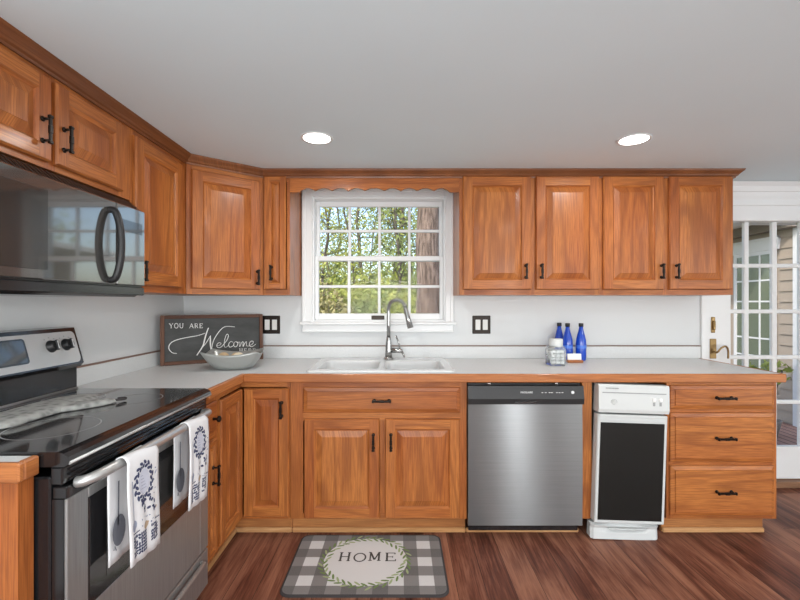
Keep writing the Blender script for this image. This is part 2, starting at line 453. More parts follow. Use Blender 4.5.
def sash(name, y, z0, z1, bot, top, zm):
    s0, s1 = WX0 + .012, WX1 - .012; w = .023; gx0, gx1 = s0 + w, s1 - w
    bb = MB(); bb.box(s0, gx0, y, y + .03, z0, z1, bev=.003); bb.box(gx1, s1, y, y + .03, z0, z1, bev=.003)
    bb.box(gx0, gx1, y, y + .03, z0, z0 + bot, bev=.003); bb.box(gx0, gx1, y, y + .03, z1 - top, z1, bev=.003)
    for i in (1, 2, 3): x = gx0 + (gx1 - gx0) * i / 4; bb.box(x - .009, x + .009, y + .004, y + .026, z0 + bot, z1 - top, bev=.002)
    bb.box(gx0, gx1, y + .005, y + .025, zm - .009, zm + .009, bev=.002)
    o = bb.build(name, 'white', win)
    g = MB(); g.box(gx0, gx1, y + .013, y + .016, z0 + bot, z1 - top); g.build('pane', 'pane', o); return o


D1 = 2.86
zr = PZ(258.5, D1)
sash('upper_sash', YB + .075, zr - .016, WZ1 - .012, .03, .034, PZ(231, 2.9))
lo = sash('lower_sash', YB + .035, WZ0 + .012, zr + .016, PZ(313.5, D1) - WZ0 - .012, .032, PZ(286.5, D1))
b = MB(); b.box(PX(371.5, D1), PX(384.5, D1), YB + .029, YB + .035, PZ(319.5, D1), PZ(315.5, D1), bev=.002); lp = b.build('sash_plate', 'bronze', lo); lp['label'] = 'dark bronze plate on the bottom rail'
b = MB(); b.box(-.17, -.115, YB + .045, YB + .06, zr + .016, zr + .026, bev=.003); b.build('sash_lock', 'nickel', lo)

# --- patio door
Yd = YB + .02
b = MB(); b.box(DX0, DX0 + .001, YB, YB + WT, 0, DZ1)
b.box(DX0 - .05, XR, YB - .03, YB, PZ(221, 2.8), PZ(205, 2.8), bev=.004)           # head casing
b.prism([(YB, PZ(206, 2.8)), (YB - .044, PZ(206, 2.8)), (YB - .044, PZ(203.6, 2.8)), (YB - .034, PZ(203.2, 2.8)), (YB - .034, PZ(200, 2.8)), (YB - .044, PZ(197, 2.8)), (YB - .050, PZ(194, 2.8)), (YB - .050, PZ(193, 2.8)), (YB - .058, PZ(192.6, 2.8)), (YB - .070, PZ(188, 2.8)), (YB - .092, PZ(184, 2.78)), (YB - .092, ZC - .003), (YB, ZC - .003)], 'x', DX0 - .06, XR, g='x')
b.box(DX0 - .045, DX0 - .002, YB - .018, YB, 0, PZ(221, 2.8), bev=.003)
dr = struct(b.build('door_1', 'white'))
b = MB()
gx = [PX(731, 2.84), PX(745.2, 2.84), PX(750.6, 2.84), PX(773.2, 2.84), PX(778.8, 2.84), PX(801, 2.84), PX(806.5, 2.84), PX(829, 2.84)]
zt, zb = PZ(221.5, 2.84), PZ(447, 2.84)
b.box(DX0 + .003, gx[0], Yd, Yd + .044, .045, zt + .06, bev=.003)
b.box(gx[0], gx[7], Yd, Yd + .044, .045, zb, bev=.003); b.box(gx[0], gx[7], Yd, Yd + .044, zt, zt + .06, bev=.003)
b.box(gx[7], gx[7] + .12, Yd, Yd + .044, .045, zt + .06, bev=.003)
for a, c in ((1, 2), (3, 4), (5, 6)): b.box(gx[a] + .003, gx[c] - .003, Yd + .008, Yd + .036, zb, zt, bev=.004)
for py in (265.5, 311.5, 357.5, 402.5): z = PZ(py, 2.84); b.box(gx[0], gx[7], Yd + .009, Yd + .035, z - .013, z + .013, bev=.004)
leafd = b.build('door_leaf', 'white', dr)
g = MB(); g.box(gx[0], gx[7], Yd + .02, Yd + .024, zb, zt); g.build('pane', 'pane', leafd)
b = MB(); b.box(gx[7] + .125, DX1, Yd, Yd + .044, .045, zt + .06, bev=.003); b.build('door_leaf', 'white', dr)
b = MB()
xh = PX(715, 2.82)
b.box(xh - .022, xh + .022, Yd - .006, Yd, PZ(359, 2.82), PZ(339, 2.82), bev=.004)
b.lathe([(.018, Yd - .012), (.018, Yd - .006)], (xh, 0, PZ(352, 2.82)), 'y', 16)
zl = PZ(352, 2.82)
b.tube(spline([(xh, Yd - .01, zl), (xh, Yd - .04, zl), (xh + .02, Yd - .05, zl + .03), (xh + .05, Yd - .05, zl + .04), (xh + .068, Yd - .045, zl + .01), (xh + .07, Yd - .042, zl - .04)], 5), .006, 8)
h = b.build('door_handle', 'brass', leafd); h['label'] = 'antique brass lever handle'
b = MB(); b.box(xh - .014, xh + .014, Yd - .006, Yd, PZ(333, 2.82), PZ(317, 2.82), bev=.003); b.box(xh - .006, xh + .006, Yd - .022, Yd - .006, PZ(330, 2.82), PZ(321, 2.82), bev=.003)
b.build('deadbolt', 'brass', leafd)
b = MB(); b.box(DX0, DX1, YB - .03, YB + WT, 0, .042, g='x', bev=.006); b.build('threshold', 'threshold', dr)
b = MB(); b.box(DX1 - .001, XR, YB - .018, YB, 0, PZ(221, 2.8)); b.build('casing', 'white', dr)

# --- ceiling recessed lights: every can carries its own lamp


def can_light(x, y, label, e):
    t = thing('recessed_light', label, 'ceiling light', (x, y, ZC), 0, 'recessed ceiling lights')
    bb = MB(); bb.lathe([(.064, -.0005), (.076, -.0005), (.076, -.003), (.072, -.0045), (.064, -.003)], n_=32, cap=False); bb.build('trim_ring', 'white', t)
    bb = MB(); bb.lathe([(.064, -.0005), (.064, -.0025)], n_=32); bb.build('diffuser', 'diffuser', t)
    a = area('lamp', (0, 0, -.008), (0, 0, 0), .13, .13, e, (1, .97, .93), 'DISK'); a.parent = t
    return t


LE = 4.6
can_light(-.395, 2.022, 'lit round recessed ceiling light left of the two, above the sink', LE)
can_light(1.123, 2.04, 'lit round recessed ceiling light right of the two, above the dishwasher and compactor', LE)
for (x, y) in ((-.4, .55), (1.14, .55), (2.6, .55), (-.4, -1.3), (1.14, -1.3), (2.6, -1.3)):  # unseen cans added to spread soft light over the room
    can_light(x, y, 'added unseen recessed ceiling light behind the camera, for soft room light', LE)

# ------------------------------------------------------------------ cabinet kit (local frame: x across, front faces -y, z up)


def pull(parent, x, z, vert, y=-.0195, L=.088):
    b = MB(); r = .0042
    if vert:
        M_ = Matrix.Translation((x, y, z))
    else:
        M_ = Matrix.Translation((x, y, z)) @ Matrix.Rotation(PI / 2, 4, 'Y')
    b.M = M_
    h = L / 2
    b.box(-.0055, .0055, -.030, -.0215, -h, h, bev=.0025)
    for s_ in (-1, 1):
        b.tube([(0, 0, s_ * (h - .010)), (0, -.024, s_ * (h - .010))], .0042, 8)
        b.lathe([(.0085, 0), (.0085, -.0035), (.005, -.006)], (0, 0, s_ * (h - .010)), 'y', 12)
        b.box(-.0075, .0075, -.0315, -.0205, s_ * (h - .004) - .005, s_ * (h - .004) + .005, bev=.002)
    b.box(-.0068, .0068, -.0315, -.0205, -.014, .014, bev=.003)
    return b.build('handle', 'bronze', parent)


def raised_door(parent, x0, x1, z0, z1, hx=None, hz=None, sw=.052, rot_from=None, name='door'):
    """raised-panel oak door standing 19 mm proud of the frame at y=0"""
    b = MB(); T = -.019; e = .005
    sw = min(sw, (x1 - x0) * .26)
    # back and outer edges
    b.piece()
    def rect(i, y): return [(x0 + i, y, z0 + i), (x1 - i, y, z0 + i), (x1 - i, y, z1 - i), (x0 + i, y, z1 - i)]
    def ring(i0, y0, i1, y1, order=None):
        A = rect(i0, y0); B = rect(i1, y1)
        for k in range(4):
            b.piece()
            b.poly([A[k], A[(k + 1) % 4], B[(k + 1) % 4], B[k]], 0, 'x' if k in (0, 2) else 'z')
    b.poly(rect(0, -.0005)[::-1])
    ring(0, -.0005, 0, T + .007); ring(0, T + .007, e, T)
    # flat frame: full-height stiles, rails between
    for (a0, a1, c0, c1, g) in ((x0 + e, x0 + sw, z0 + e, z1 - e, 'z'), (x1 - sw, x1 - e, z0 + e, z1 - e, 'z'),
                                (x0 + sw, x1 - sw, z0 + e, z0 + sw, 'x'), (x0 + sw, x1 - sw, z1 - sw, z1 - e, 'x')):
        b.piece(); b.poly([(a0, T, c0), (a1, T, c0), (a1, T, c1), (a0, T, c1)], 0, g)
    ring(sw, T, sw + .005, T + .006); ring(sw + .005, T + .006, sw + .010, T + .010)
    # raised field in one grain
    b.piece()
    def ringz(i0, y0, i1, y1):
        A = rect(i0, y0); B = rect(i1, y1)
        for k in range(4): b.poly([A[k], A[(k + 1) % 4], B[(k + 1) % 4], B[k]], 0, 'z')
    wv = min(.030, (x1 - x0 - 2 * sw) * .22)
    ringz(sw + .010, T + .010, sw + .010 + wv, T + .001); ringz(sw + .010 + wv, T + .001, sw + .0115 + wv, T - .0005)
    b.poly(rect(sw + .0115 + wv, T - .0005), 0, 'z')
    o = b.build(name, OAK, parent)
    if hx is not None: pull(o, hx, hz, True)
    return o


def drawer_front(parent, x0, x1, z0, z1, handle=True, name='drawer'):
    b = MB(); T = -.019; b.piece()
    def rect(i, y): return [(x0 + i, y, z0 + i), (x1 - i, y, z0 + i), (x1 - i, y, z1 - i), (x0 + i, y, z1 - i)]
    lv = [(0, -.0005), (0, T + .012), (.003, T + .009), (.021, T + .005), (.0225, T)]
    if x1 - x0 < .12: lv = [(0, -.0005), (0, T + .009), (.003, T + .006), (.012, T + .004), (.014, T)]
    b.poly(rect(0, -.0005)[::-1])
    for (i0, y0), (i1, y1) in zip(lv, lv[1:]):
        A = rect(i0, y0); B = rect(i1, y1)
        for k in range(4): b.poly([A[k], A[(k + 1) % 4], B[(k + 1) % 4], B[k]], 0, 'x')
    b.poly(rect(*lv[-1]), 0, 'x')
    o = b.build(name, OAK, parent)
    if handle: pull(o, (x0 + x1) / 2 + .0, (z0 + z1) / 2, False, L=.096)
    return o


def carcass(parent, w, d, z0, z1, stiles, rails, top=False, hollow=True, name='body'):
    """face frame (stiles: list of x ranges, rails: list of (x0,x1,z0,z1)) in front of side, back and bottom panels"""
    b = MB(); t = .016
    for a, c in stiles: b.box(a, c, 0, .018, z0, z1, g='z')
    for x0, x1, a, c in rails: b.box(x0, x1, 0, .018, a, c, g='x')
    b.box(0, t, .018, d, z0, z1, g='z'); b.box(w - t, w, .018, d, z0, z1, g='z')
    b.box(t, w - t, .018, d, z0, z0 + t, g='x'); b.box(t, w - t, d - .008, d, z0 + t, z1, g='x')
    if top: b.box(t, w - t, .018, d - .008, z1 - t, z1, g='x')
    return b.build(name, OAK, parent)


ZB0, ZB1 = .093, .811       # base cabinet box
YF = 2.22                   # back-run face frame
DB = YB - YF - .003


def lx(px, ox, d=2.205): return PX(px, d) - ox
def lz(py, d=2.205): return PZ(py, d)


def toe(parent, x0, x1):
    b = MB(); b.box(x0, x1, .050, .068, 0.0, ZB0, g='x'); b.build('toe_board', PANELOAK, parent)
    b = MB(); b.box(x0, x1, .034, .050, 0, .026, g='x', bev=.005); b.build('shoe_moulding', HIGHLIGHT_OAK, parent)


# sink cabinet
SX0, SX1 = -.572, .348
t = thing('sink_cabinet', 'honey oak base cabinet under the white sink, wide false drawer front over two doors', 'cabinet', (SX0, YF, 0))
w = SX1 - SX0
carcass(t, w, DB, ZB0, ZB1, [(0, .066), (w - .036, w)], [(.066, w - .036, ZB1 - .036, ZB1), (.066, w - .036, lz(422), lz(411)), (.066, w - .036, ZB0, ZB0 + .03)])
b = MB(); b.box(lx(380, SX0), lx(385, SX0), .0, .018, ZB0 + .03, lz(422)); b.build('centre_stile', OAK, t)
drawer_front(t, lx(303, SX0), lx(460.5, SX0), lz(413), lz(387.5), name='false_drawer_front')
raised_door(t, lx(304, SX0), lx(379.5, SX0), lz(518.5), lz(419), lx(373.5, SX0), lz(441))
raised_door(t, lx(385, SX0), lx(460, SX0), lz(518.5), lz(419), lx(391, SX0), lz(441))
toe(t, 0, w)

# corner cabinet (bi-fold corner doors)
CX = -.832   # left-run face frame plane
CY0 = 1.912
t = thing('corner_base_cabinet', 'honey oak L-shaped corner base cabinet with two folding doors meeting at the inside corner', 'cabinet', (XL + .003, CY0, 0))
ox, oy = XL + .003, CY0
b = MB()
b.box(0, CX - ox, 0, .016, ZB0, ZB1); b.box(CX - ox - .018, CX - ox, .016, .05, ZB0, ZB1)
b.box(CX - ox - .018, CX - ox, .05, YF - oy, ZB0, ZB0 + .022, g='y'); b.box(CX - ox - .018, CX - ox, .05, YF - oy, ZB1 - .03, ZB1, g='y')
b.box(CX - ox - .018, SX0 - .018 - ox, YF - oy, YF - oy + .018, ZB0, ZB0 + .022, g='x'); b.box(CX - ox - .018, SX0 - .018 - ox, YF - oy, YF - oy + .018, ZB1 - .03, ZB1, g='x')
b.box(SX0 - .018 - ox, SX0 - .002 - ox, YF - oy, YB - .003 - oy, ZB0, ZB1)
b.box(0, CX - ox - .018, .016, YB - .003 - oy, ZB0, ZB0 + .016, g='x'); b.box(CX - ox - .018, SX0 - .018 - ox, YF - oy + .018, YB - .003 - oy, ZB0, ZB0 + .016, g='x')
b.box(0, .008, .016, YB - .003 - oy, ZB0 + .016, ZB1); b.box(.008, SX0 - .018 - ox, YB - .011 - oy, YB - .003 - oy, ZB0 + .016, ZB1)
b.build('body', OAK, t)
dd = raised_door(t, 0, .262, lz(517), lz(388.5), sw=.05); dd.location = (CX - ox, 2.2005 - oy - .262, 0); dd.rotation_euler = (0, 0, PI / 2)
dd = raised_door(t, 0, PX(289, 2.205) + .8125, lz(517), lz(388.5), PX(282, 2.205) + .8125, lz(409), sw=.05); dd.location = (-.8125 - ox, YF - oy, 0)
b = MB(); b.box(CX - .064 - ox, CX - .050 - ox, 0, YF + .064 - oy, 0, ZB0, g='y'); b.box(CX - .050 - ox, SX0 - .002 - ox, YF + .050 - oy, YF + .064 - oy, 0, ZB0, g='x'); b.build('toe_board', PANELOAK, t)
b = MB(); b.box(CX - .050 - ox, SX0 - .002 - ox, YF + .034 - oy, YF + .050 - oy, 0, .026, g='x', bev=.005); b.box(CX - .050 - ox, CX - .034 - ox, 0, YF + .034 - oy, 0, .026, g='y', bev=.005); b.build('shoe_moulding', HIGHLIGHT_OAK, t)

# narrow cabinet between range and corner
NY0 = 1.792
t = thing('narrow_base_cabinet', 'slim honey oak base cabinet with knobbed drawer over a door, right beside the range', 'cabinet', (CX, NY0, 0), PI / 2)
w = CY0 - .002 - NY0
carcass(t, w, CX - XL - .003, ZB0, ZB1, [(0, .012), (w - .012, w)], [(.012, w - .012, ZB1 - .03, ZB1), (.012, w - .012, .62, .65), (.012, w - .012, ZB0, ZB0 + .03)])
d_ = drawer_front(t, .006, w - .012, .655, .785, False)
b = MB(); b.lathe([(.007, -.019), (.005, -.026), (.006, -.034), (.0135, -.040), (.0145, -.047), (.009, -.052)], (w / 2, 0, .715), 'y', 16); b.build('knob', 'bronze', d_)
dd = raised_door(t, .006, w - .012, .11, .62, .055, .47, sw=.03)
b = MB(); b.box(0, w, .066, .08, 0, ZB0, g='x'); b.build('toe_board', PANELOAK, t)

# filler between dishwasher and compactor
t = tag(MB().box(.951, 1.000, YF - .002, YF + .3, .095, ZB1).build('filler_panel', OAK), 'narrow upright oak filler panel between dishwasher and trash compactor', 'panel')

# drawer base
KX0, KX1 = 1.392, 1.966
t = thing('drawer_cabinet', 'honey oak base cabinet with three drawers at the right end of the worktop', 'cabinet', (KX0, YF, 0)); w = KX1 - KX0
carcass(t, w, DB, ZB0, ZB1, [(0, .03), (w - .022, w)], [(.03, w - .022, ZB1 - .03, ZB1), (.03, w - .022, lz(414), lz(408)), (.03, w - .022, lz(467), lz(461)), (.03, w - .022, ZB0, ZB0 + .03)])
for (a, c) in ((409.5, 385.5), (462.5, 413), (516.5, 466)):
    drawer_front(t, lx(671, KX0), lx(775.5, KX0), lz(a), lz(c))
toe(t, 0.004, w - .03)

# near end panel of the range's other side
t = thing('end_cabinet', 'oak cabinet end with strip of grey worktop at the near side of the range', 'cabinet', (XL + .003, .957, 0))
b = MB(); b.box(0, -.875 - (XL + .003), .016, .058, 0, ZB1); b.build('side_panel', OAK, t)
b = MB(); b.box(0, -.879 - (XL + .003), .018, .058, ZB1, .855); b.build('worktop_strip', 'laminate', t)
xx = -.879 - (XL + .003)
b = MB(); b.box(0, xx + .018, .002, .018, ZB1, .857, g='x', bev=.004); b.box(xx, xx + .018, .018, .060, ZB1, .857, g='y', bev=.004)
b.build('worktop_edge', EDGE, t)

# --- worktop: laminate with sink cut-out, oak edge, backsplash
ZT = .855
HX0, HX1, HY0, HY1 = -.478, .272, 2.262, 2.70
t = thing('worktop', 'L-shaped pale grey laminate worktop with oak front edge and low backsplash', 'worktop', (XL, YB, .811))
b = MB(); b.M = Matrix.Translation((-XL, -YB, -.811))
EX, EY, ER = -.803, 2.178, 1.984
b.box(XL + .002, EX - .018, 1.792, YB - .002, .812, ZT)
b.box(EX - .018, HX0, EY + .018, YB - .002, .812, ZT); b.box(HX1, ER - .018, EY + .018, YB - .002, .812, ZT)
b.box(HX0, HX1, EY + .018, HY0, .812, ZT); b.box(HX0, HX1, HY1, YB - .002, .812, ZT)
b.build('laminate_top', 'laminate', t)
b = MB(); b.M = Matrix.Translation((-XL, -YB, -.811))
b.box(EX - .018, EX, 1.792, EY + .018, .812, ZT + .0008, g='y', bev=.004)
b.box(EX - .001, ER, EY, EY + .018, .812, ZT + .0008, g='x', bev=.004); b.box(ER - .018, ER, EY + .018, YB - .002, .812, ZT + .0008, g='y', bev=.004)
b.build('wood_edge', EDGE, t)
b = MB(); b.M = Matrix.Translation((-XL, -YB, -.811))
b.box(XL + .002, XL + .02, 1.80, YB - .002, ZT, .934, bev=.002); b.box(XL + .02, ER - .002, YB - .02, YB - .002, ZT, .934, bev=.002)
b.build('backsplash', 'laminate', t)
b = MB(); b.M = Matrix.Translation((-XL, -YB, -.811))
b.box(XL + .002, XL + .0215, 1.80, YB - .002, .934, .940); b.box(XL + .0215, ER - .002, YB - .0215, YB - .002, .934, .940)
b.build('cap_strip', 'capstrip', t)

# ------------------------------------------------------------------ wall cabinets
ZU0, ZU1 = 1.268, 1.985
YU = 2.515; DU = YB - YU - .003


def ux(px, ox): return PX(px, 2.498) - ox
def uz(py): return PZ(py, 2.498)


def wall_pair(x0, x1, doors, label, hs):
    t = thing('wall_cabinet', label, 'cabinet', (x0, YU, ZU0)); w = x1 - x0; Z = ZU1 - ZU0
    mid = (doors[0][1] + doors[1][0]) / 2
    carcass(t, w, DU, 0, Z, [(0, .03), (ux(mid, x0) - .018, ux(mid, x0) + .018), (w - .03, w)],
            [(.03, ux(mid, x0) - .018, 0, .03), (ux(mid, x0) + .018, w - .03, 0, .03), (.03, ux(mid, x0) - .018, Z - .05, Z), (ux(mid, x0) + .018, w - .03, Z - .05, Z)], top=True)
    for (a, c), h in zip(doors, hs): raised_door(t, ux(a, x0), ux(c, x0), uz(289.5) - ZU0, uz(176) - ZU0, ux(h, x0), uz(271.5) - ZU0, sw=.055)
    return t


XA0, XA1, XA2 = .350, 1.176, 1.970
wall_pair(XA0, XA1 - .001, [(463, 531.5), (536, 599.5)], 'two-door oak wall cabinet directly right of the window', (525.5, 541))
wall_pair(XA1 + .001, XA2, [(603.5, 664.5), (669.5, 732)], 'two-door oak wall cabinet at the far right, next to the patio door', (661, 676))

# narrow wall cabinet left of window
NX0, NX1 = -.812, -.652
t = thing('wall_cabinet', 'narrow single-door oak wall cabinet just left of the window', 'cabinet', (NX0, YU, ZU0)); w = NX1 - NX0; Z = ZU1 - ZU0
carcass(t, w, DU, 0, Z, [(0, .016), (w - .016, w)], [(.016, w - .016, 0, .03), (.016, w - .016, Z - .05, Z)], top=True)
raised_door(t, .010, w - .020, uz(289.5) - ZU0, uz(176) - ZU0, .058, uz(273) - ZU0, sw=.04)

# diagonal corner cabinet
AX, AY = -1.135, 2.255     # left end of the diagonal face
t = thing('wall_cabinet', 'diagonal oak wall cabinet across the corner, above the chalkboard sign', 'cabinet', (AX, AY, ZU0), math.atan2(YU - AY, NX0 - .002 - AX))
th = math.atan2(YU - AY, NX0 - .002 - AX); w = math.hypot(YU - AY, NX0 - .002 - AX)
Mi = (Matrix.Translation((AX, AY, 0)) @ Matrix.Rotation(th, 4, 'Z')).inverted()
b = MB(); pts = [(AX, AY), (NX0 - .002, YU), (NX0 - .002, YB - .003), (XL + .003, YB - .003), (XL + .003, AY)]
lp_ = [(Mi @ Vector((x, y, 0)))[:2] for x, y in pts]
b.prism([(p[0], p[1]) for p in lp_], 'z', 0, Z)
b.build('body', OAK, t)
b = MB(); b.box(.0, .028, -.004, .0, 0, Z); b.box(w - .028, w, -.004, 0, 0, Z); b.box(.028, w - .028, -.004, 0, 0, .03, g='x'); b.box(.028, w - .028, -.004, 0, Z - .05, Z, g='x'); b.build('face_frame', OAK, t)
dd = raised_door(t, .022, w - .020, .030, Z - .052, w - .040, .10, sw=.055); dd.location = (0, -.004, 0)

# tall wall cabinet left
LX = -1.137
LY0, LYE = 1.792, 2.252
t = thing('wall_cabinet', 'single-door oak wall cabinet on the left wall, between microwave and corner cabinet', 'cabinet', (LX, LY0, ZU0), PI / 2); w = LYE - LY0
carcass(t, w, LX - XL - .003, 0, Z, [(0, .02), (w - .07, w)], [(.02, w - .07, 0, .035), (.02, w - .07, Z - .06, Z)], top=True)
raised_door(t, .012, w - .060, .030, Z - .052, .040, .09, sw=.055)

# cabinet above microwave
MY0, MZ0 = 1.02, 1.652
t = thing('wall_cabinet', 'short two-door oak wall cabinet above the microwave', 'cabinet', (LX, MY0, MZ0), PI / 2); w = LY0 - .002 - MY0; Z2 = ZU1 - MZ0
carcass(t, w, LX - XL - .003, 0, Z2, [(0, .02), (.335, .380), (w - .075, w)], [(.02, .335, 0, .03), (.380, w - .075, 0, .03), (.02, .335, Z2 - .05, Z2), (.380, w - .075, Z2 - .05, Z2)], top=True)
raised_door(t, .010, .347, .020, Z2 - .045, .308, .110, sw=.05)
raised_door(t, .367, w - .066, .020, Z2 - .045, .393, .110, sw=.05)

# scalloped valance
t = thing('valance', 'scalloped oak valance board bridging the cabinets over the sink window', 'valance', (0, YU, 0))
vx0, vx1 = NX1 + .001, XA0 - .001
bot = []
N = 96; L = vx1 - vx0
for i in range(N + 1):
    u = i / N; x = vx0 + L * u
    s_ = min(u, 1 - u) * L
    if s_ < .05: z = uz(191.5)
    else:
        q = (s_ - .05) / .098
        z = uz(191.5) + .008 + .018 * abs(math.sin(PI * q)) ** .8 if q > .35 else uz(191.5) + .022 * math.sin(q / .35 * PI / 2) * .9
    bot.append((x, z))
b = MB(); b.prism(bot + [(vx1, ZU1), (vx0, ZU1)], 'y', 0, .018, g='x'); b.build('valance_board', OAK, t)

# crown moulding
prof = [(0, -.046), (.008, -.046), (.010, -.038), (.017, -.034), (.021, -.026), (.034, -.013), (.038, -.010), (.042, -.0), (0, 0)]
path = [(LX + .0, .96), (LX, AY - .006), (NX0, YU), (XA2 + .002, YU), (XA2 + .002, YB)]
b = MB(); rings = []
for i, p in enumerate(path):
    def nrm(a, c): d = Vector((c[0] - a[0], c[1] - a[1])).normalized(); return Vector((d.y, -d.x))
    if i == 0: m_ = nrm(path[0], path[1]); k = 1
    elif i == len(path) - 1: m_ = nrm(path[-2], path[-1]); k = 1
    else:
        n1, n2 = nrm(path[i - 1], p), nrm(p, path[i + 1]); m_ = (n1 + n2).normalized(); k = 1 / max(.3, m_.dot(n1))
    rings.append([b.v((p[0] + m_.x * q * k, p[1] + m_.y * q * k, ZC - .001 + z)) for q, z in prof])
for a, c in zip(rings, rings[1:]):
    b.piece(); g = 'y' if a is rings[0] or c is rings[-1] else 'x'
    for i in range(len(prof)): b.f([a[i], a[(i + 1) % len(prof)], c[(i + 1) % len(prof)], c[i]], 0, g)
b.f(rings[0]); b.f(rings[-1][::-1])
cr = b.build('trim_1', wood('crown_oak', (.27, .098, .034), (.20, .068, .024), (.10, .032, .012))); struct(cr)

# ------------------------------------------------------------------ microwave (local: x across, front -y), facing +X
t = thing('microwave', 'black over-the-range microwave with curved handle, under the short cabinet', 'microwave', (-1.085, 1.03, 1.245), PI / 2)
w = .755; H = .402
b = MB(); b.prism([(.012, .012), (.0, .03), (0, H - .045), (.052, H), (.37, H), (.37, .0), (.03, .0)], 'x', 0, w); b.build('housing', 'black', t)
b = MB(); b.box(.0, .575, -.014, -.001, .045, H - .045, bev=.004); dr_ = b.build('door', 'microglass', t)
b = MB(); b.box(.03, .262, -.0155, -.014, .075, H - .085, bev=.001); b.build('door_window', 'microwindow', dr_)
b = MB(); b.tube(spline([(.540, -.014, .060), (.540, -.034, .068), (.540, -.050, .12), (.540, -.056, .19), (.540, -.050, .26), (.540, -.034, .312), (.540, -.014, .320)], 6), .0125, 12); b.build('handle', 'blackmat', dr_)
b = MB(); b.box(.58, w, -.014, -.001, .045, H - .045, bev=.004); cp = b.build('control_panel', 'microglass', t)
b = MB(); b.box(.60, w - .02, -.0152, -.014, .255, .30)
cp2 = b.build('display', 'glassblack', cp)
b = MB(); b.box(0, w, -.012, -.001, .006, .041, bev=.004); b.build('lower_trim', 'black', t)
b = MB()
for i in range(34):
    x = .02 + i * .0215
    b.poly([(x, .006, H - .0388), (x + .012, .006, H - .0388), (x + .012, .046, H - .0042), (x, .046, H - .0042)])
b.build('vent_grille', 'blackmat', t)

# ------------------------------------------------------------------ range
t = thing('range', 'freestanding stainless and black electric range with towels on its oven handle', 'range', (-.812, 1.022, 0), PI / 2)
w = .762  # local y: 0 front, + toward wall (-X)
b = MB(); b.box(0, w, .03, .60, .02, .80, bev=.004); b.build('body', 'black', t)
for (fx, fy) in ((.05, .07), (.71, .07), (.05, .56), (.71, .56)):
    b = MB(); b.lathe([(.018, 0), (.018, .02)], (fx, fy, 0), 'z', 12); b.build('foot', 'blackmat', t)
ct = MB(); ct.prism([(.03, .826), (-.006, .826), (-.015, .832), (-.018, .840), (-.015, .850), (-.004, .858), (.010, .862), (.545, .862), (.545, .826)], 'x', -.002, w + .002)
ct = ct.build('cooktop', 'glassblack', t)
b = MB(); b.tube([(0, -.0175, .8355), (w, -.0175, .8355)], .0042, 10); b.build('cooktop_trim', 'handle_steel', ct)
b = MB(); b.tube([(.004, .541, .8655), (w - .004, .541, .8655)], .005, 8); b.build('rear_trim', 'handle_steel', ct)
for (cx, cy, r) in ((.20, .185, .115), (.57, .175, .088), (.20, .42, .08), (.57, .41, .10)):
    b = MB(); b.piece(); A_ = []
    for rr in (r - .0035, r):
        A_.append([b.v((cx + rr * math.cos(2 * PI * i / 56), cy + rr * math.sin(2 * PI * i / 56), .8624)) for i in range(56)])
    for i in range(56): b.f([A_[0][i], A_[0][(i + 1) % 56], A_[1][(i + 1) % 56], A_[1][i]])
    b.build('burner_ring', 'burner', ct, fix=False)
# front under the cooktop
b = MB(); b.box(0, w, .0, .03, .78, .825, bev=.004)
for i in range(3): b.box(.02, w - .02, -.004, .0, .786 + i * .012, .791 + i * .012)
b.build('front_vent', 'black', t)
# oven door
b = MB(); ZD0, ZD1 = .205, .775; x0, x1 = .004, w - .004
b.box(x0, x1, -.008, .028, ZD1 - .03, ZD1, mi=1, bev=.003)
b.box(x0, x1, .0, .028, ZD0, ZD1 - .03, mi=1); b.box(x0, .075, -.008, -.0005, ZD0, ZD1 - .03, bev=.002); b.box(w - .075, x1, -.008, -.0005, ZD0, ZD1 - .03, bev=.002)
b.box(.075, w - .075, -.008, -.0005, ZD0, .435, bev=.002); b.box(.075, w - .075, -.008, -.0005, .718, ZD1 - .03, bev=.002)
od = b.build('oven_door', ['steel_range', 'black'], t)
b = MB(); b.box(.075, w - .075, -.0095, -.001, .435, .718, bev=.003); ow = b.build('oven_window', 'glassblack', od)
b = MB(); b.box(.14, w - .14, -.0102, -.0095, .475, .69); b.build('inner_window', 'oveninner', ow)
HP = [(.035, -.008, .775), (.04, -.028, .778), (.075, -.046, .783), (.18, -.058, .788), (.38, -.063, .789), (.58, -.058, .788), (.672, -.046, .783), (.702, -.028, .778), (.706, -.008, .775)]
b = MB(); b.tube(spline(HP, 5), .0135, 14); b.build('oven_handle', 'handle_steel', od)
# drawer
b = MB(); b.box(x0, x1, -.008, .028, .045, .198, bev=.003)
b.tube(spline([(.06, -.010, .165), (.10, -.022, .168), (.38, -.026, .170), (.66, -.022, .168), (.70, -.010, .165)], 4), .010, 10)
b.build('storage_drawer', 'steel_range', t)
# backguard
b = MB(); b.prism([(.545, .83), (.545, .955), (.60, .955), (.60, .83)], 'x', 0, w); bg = b.build('backguard', 'black', t)
b = MB(); b.prism([(.515, .972), (.556, 1.118), (.60, 1.122), (.60, .955), (.53, .955)], 'x', 0.0, w, 0)
b.build('backguard_panel', 'black', bg)
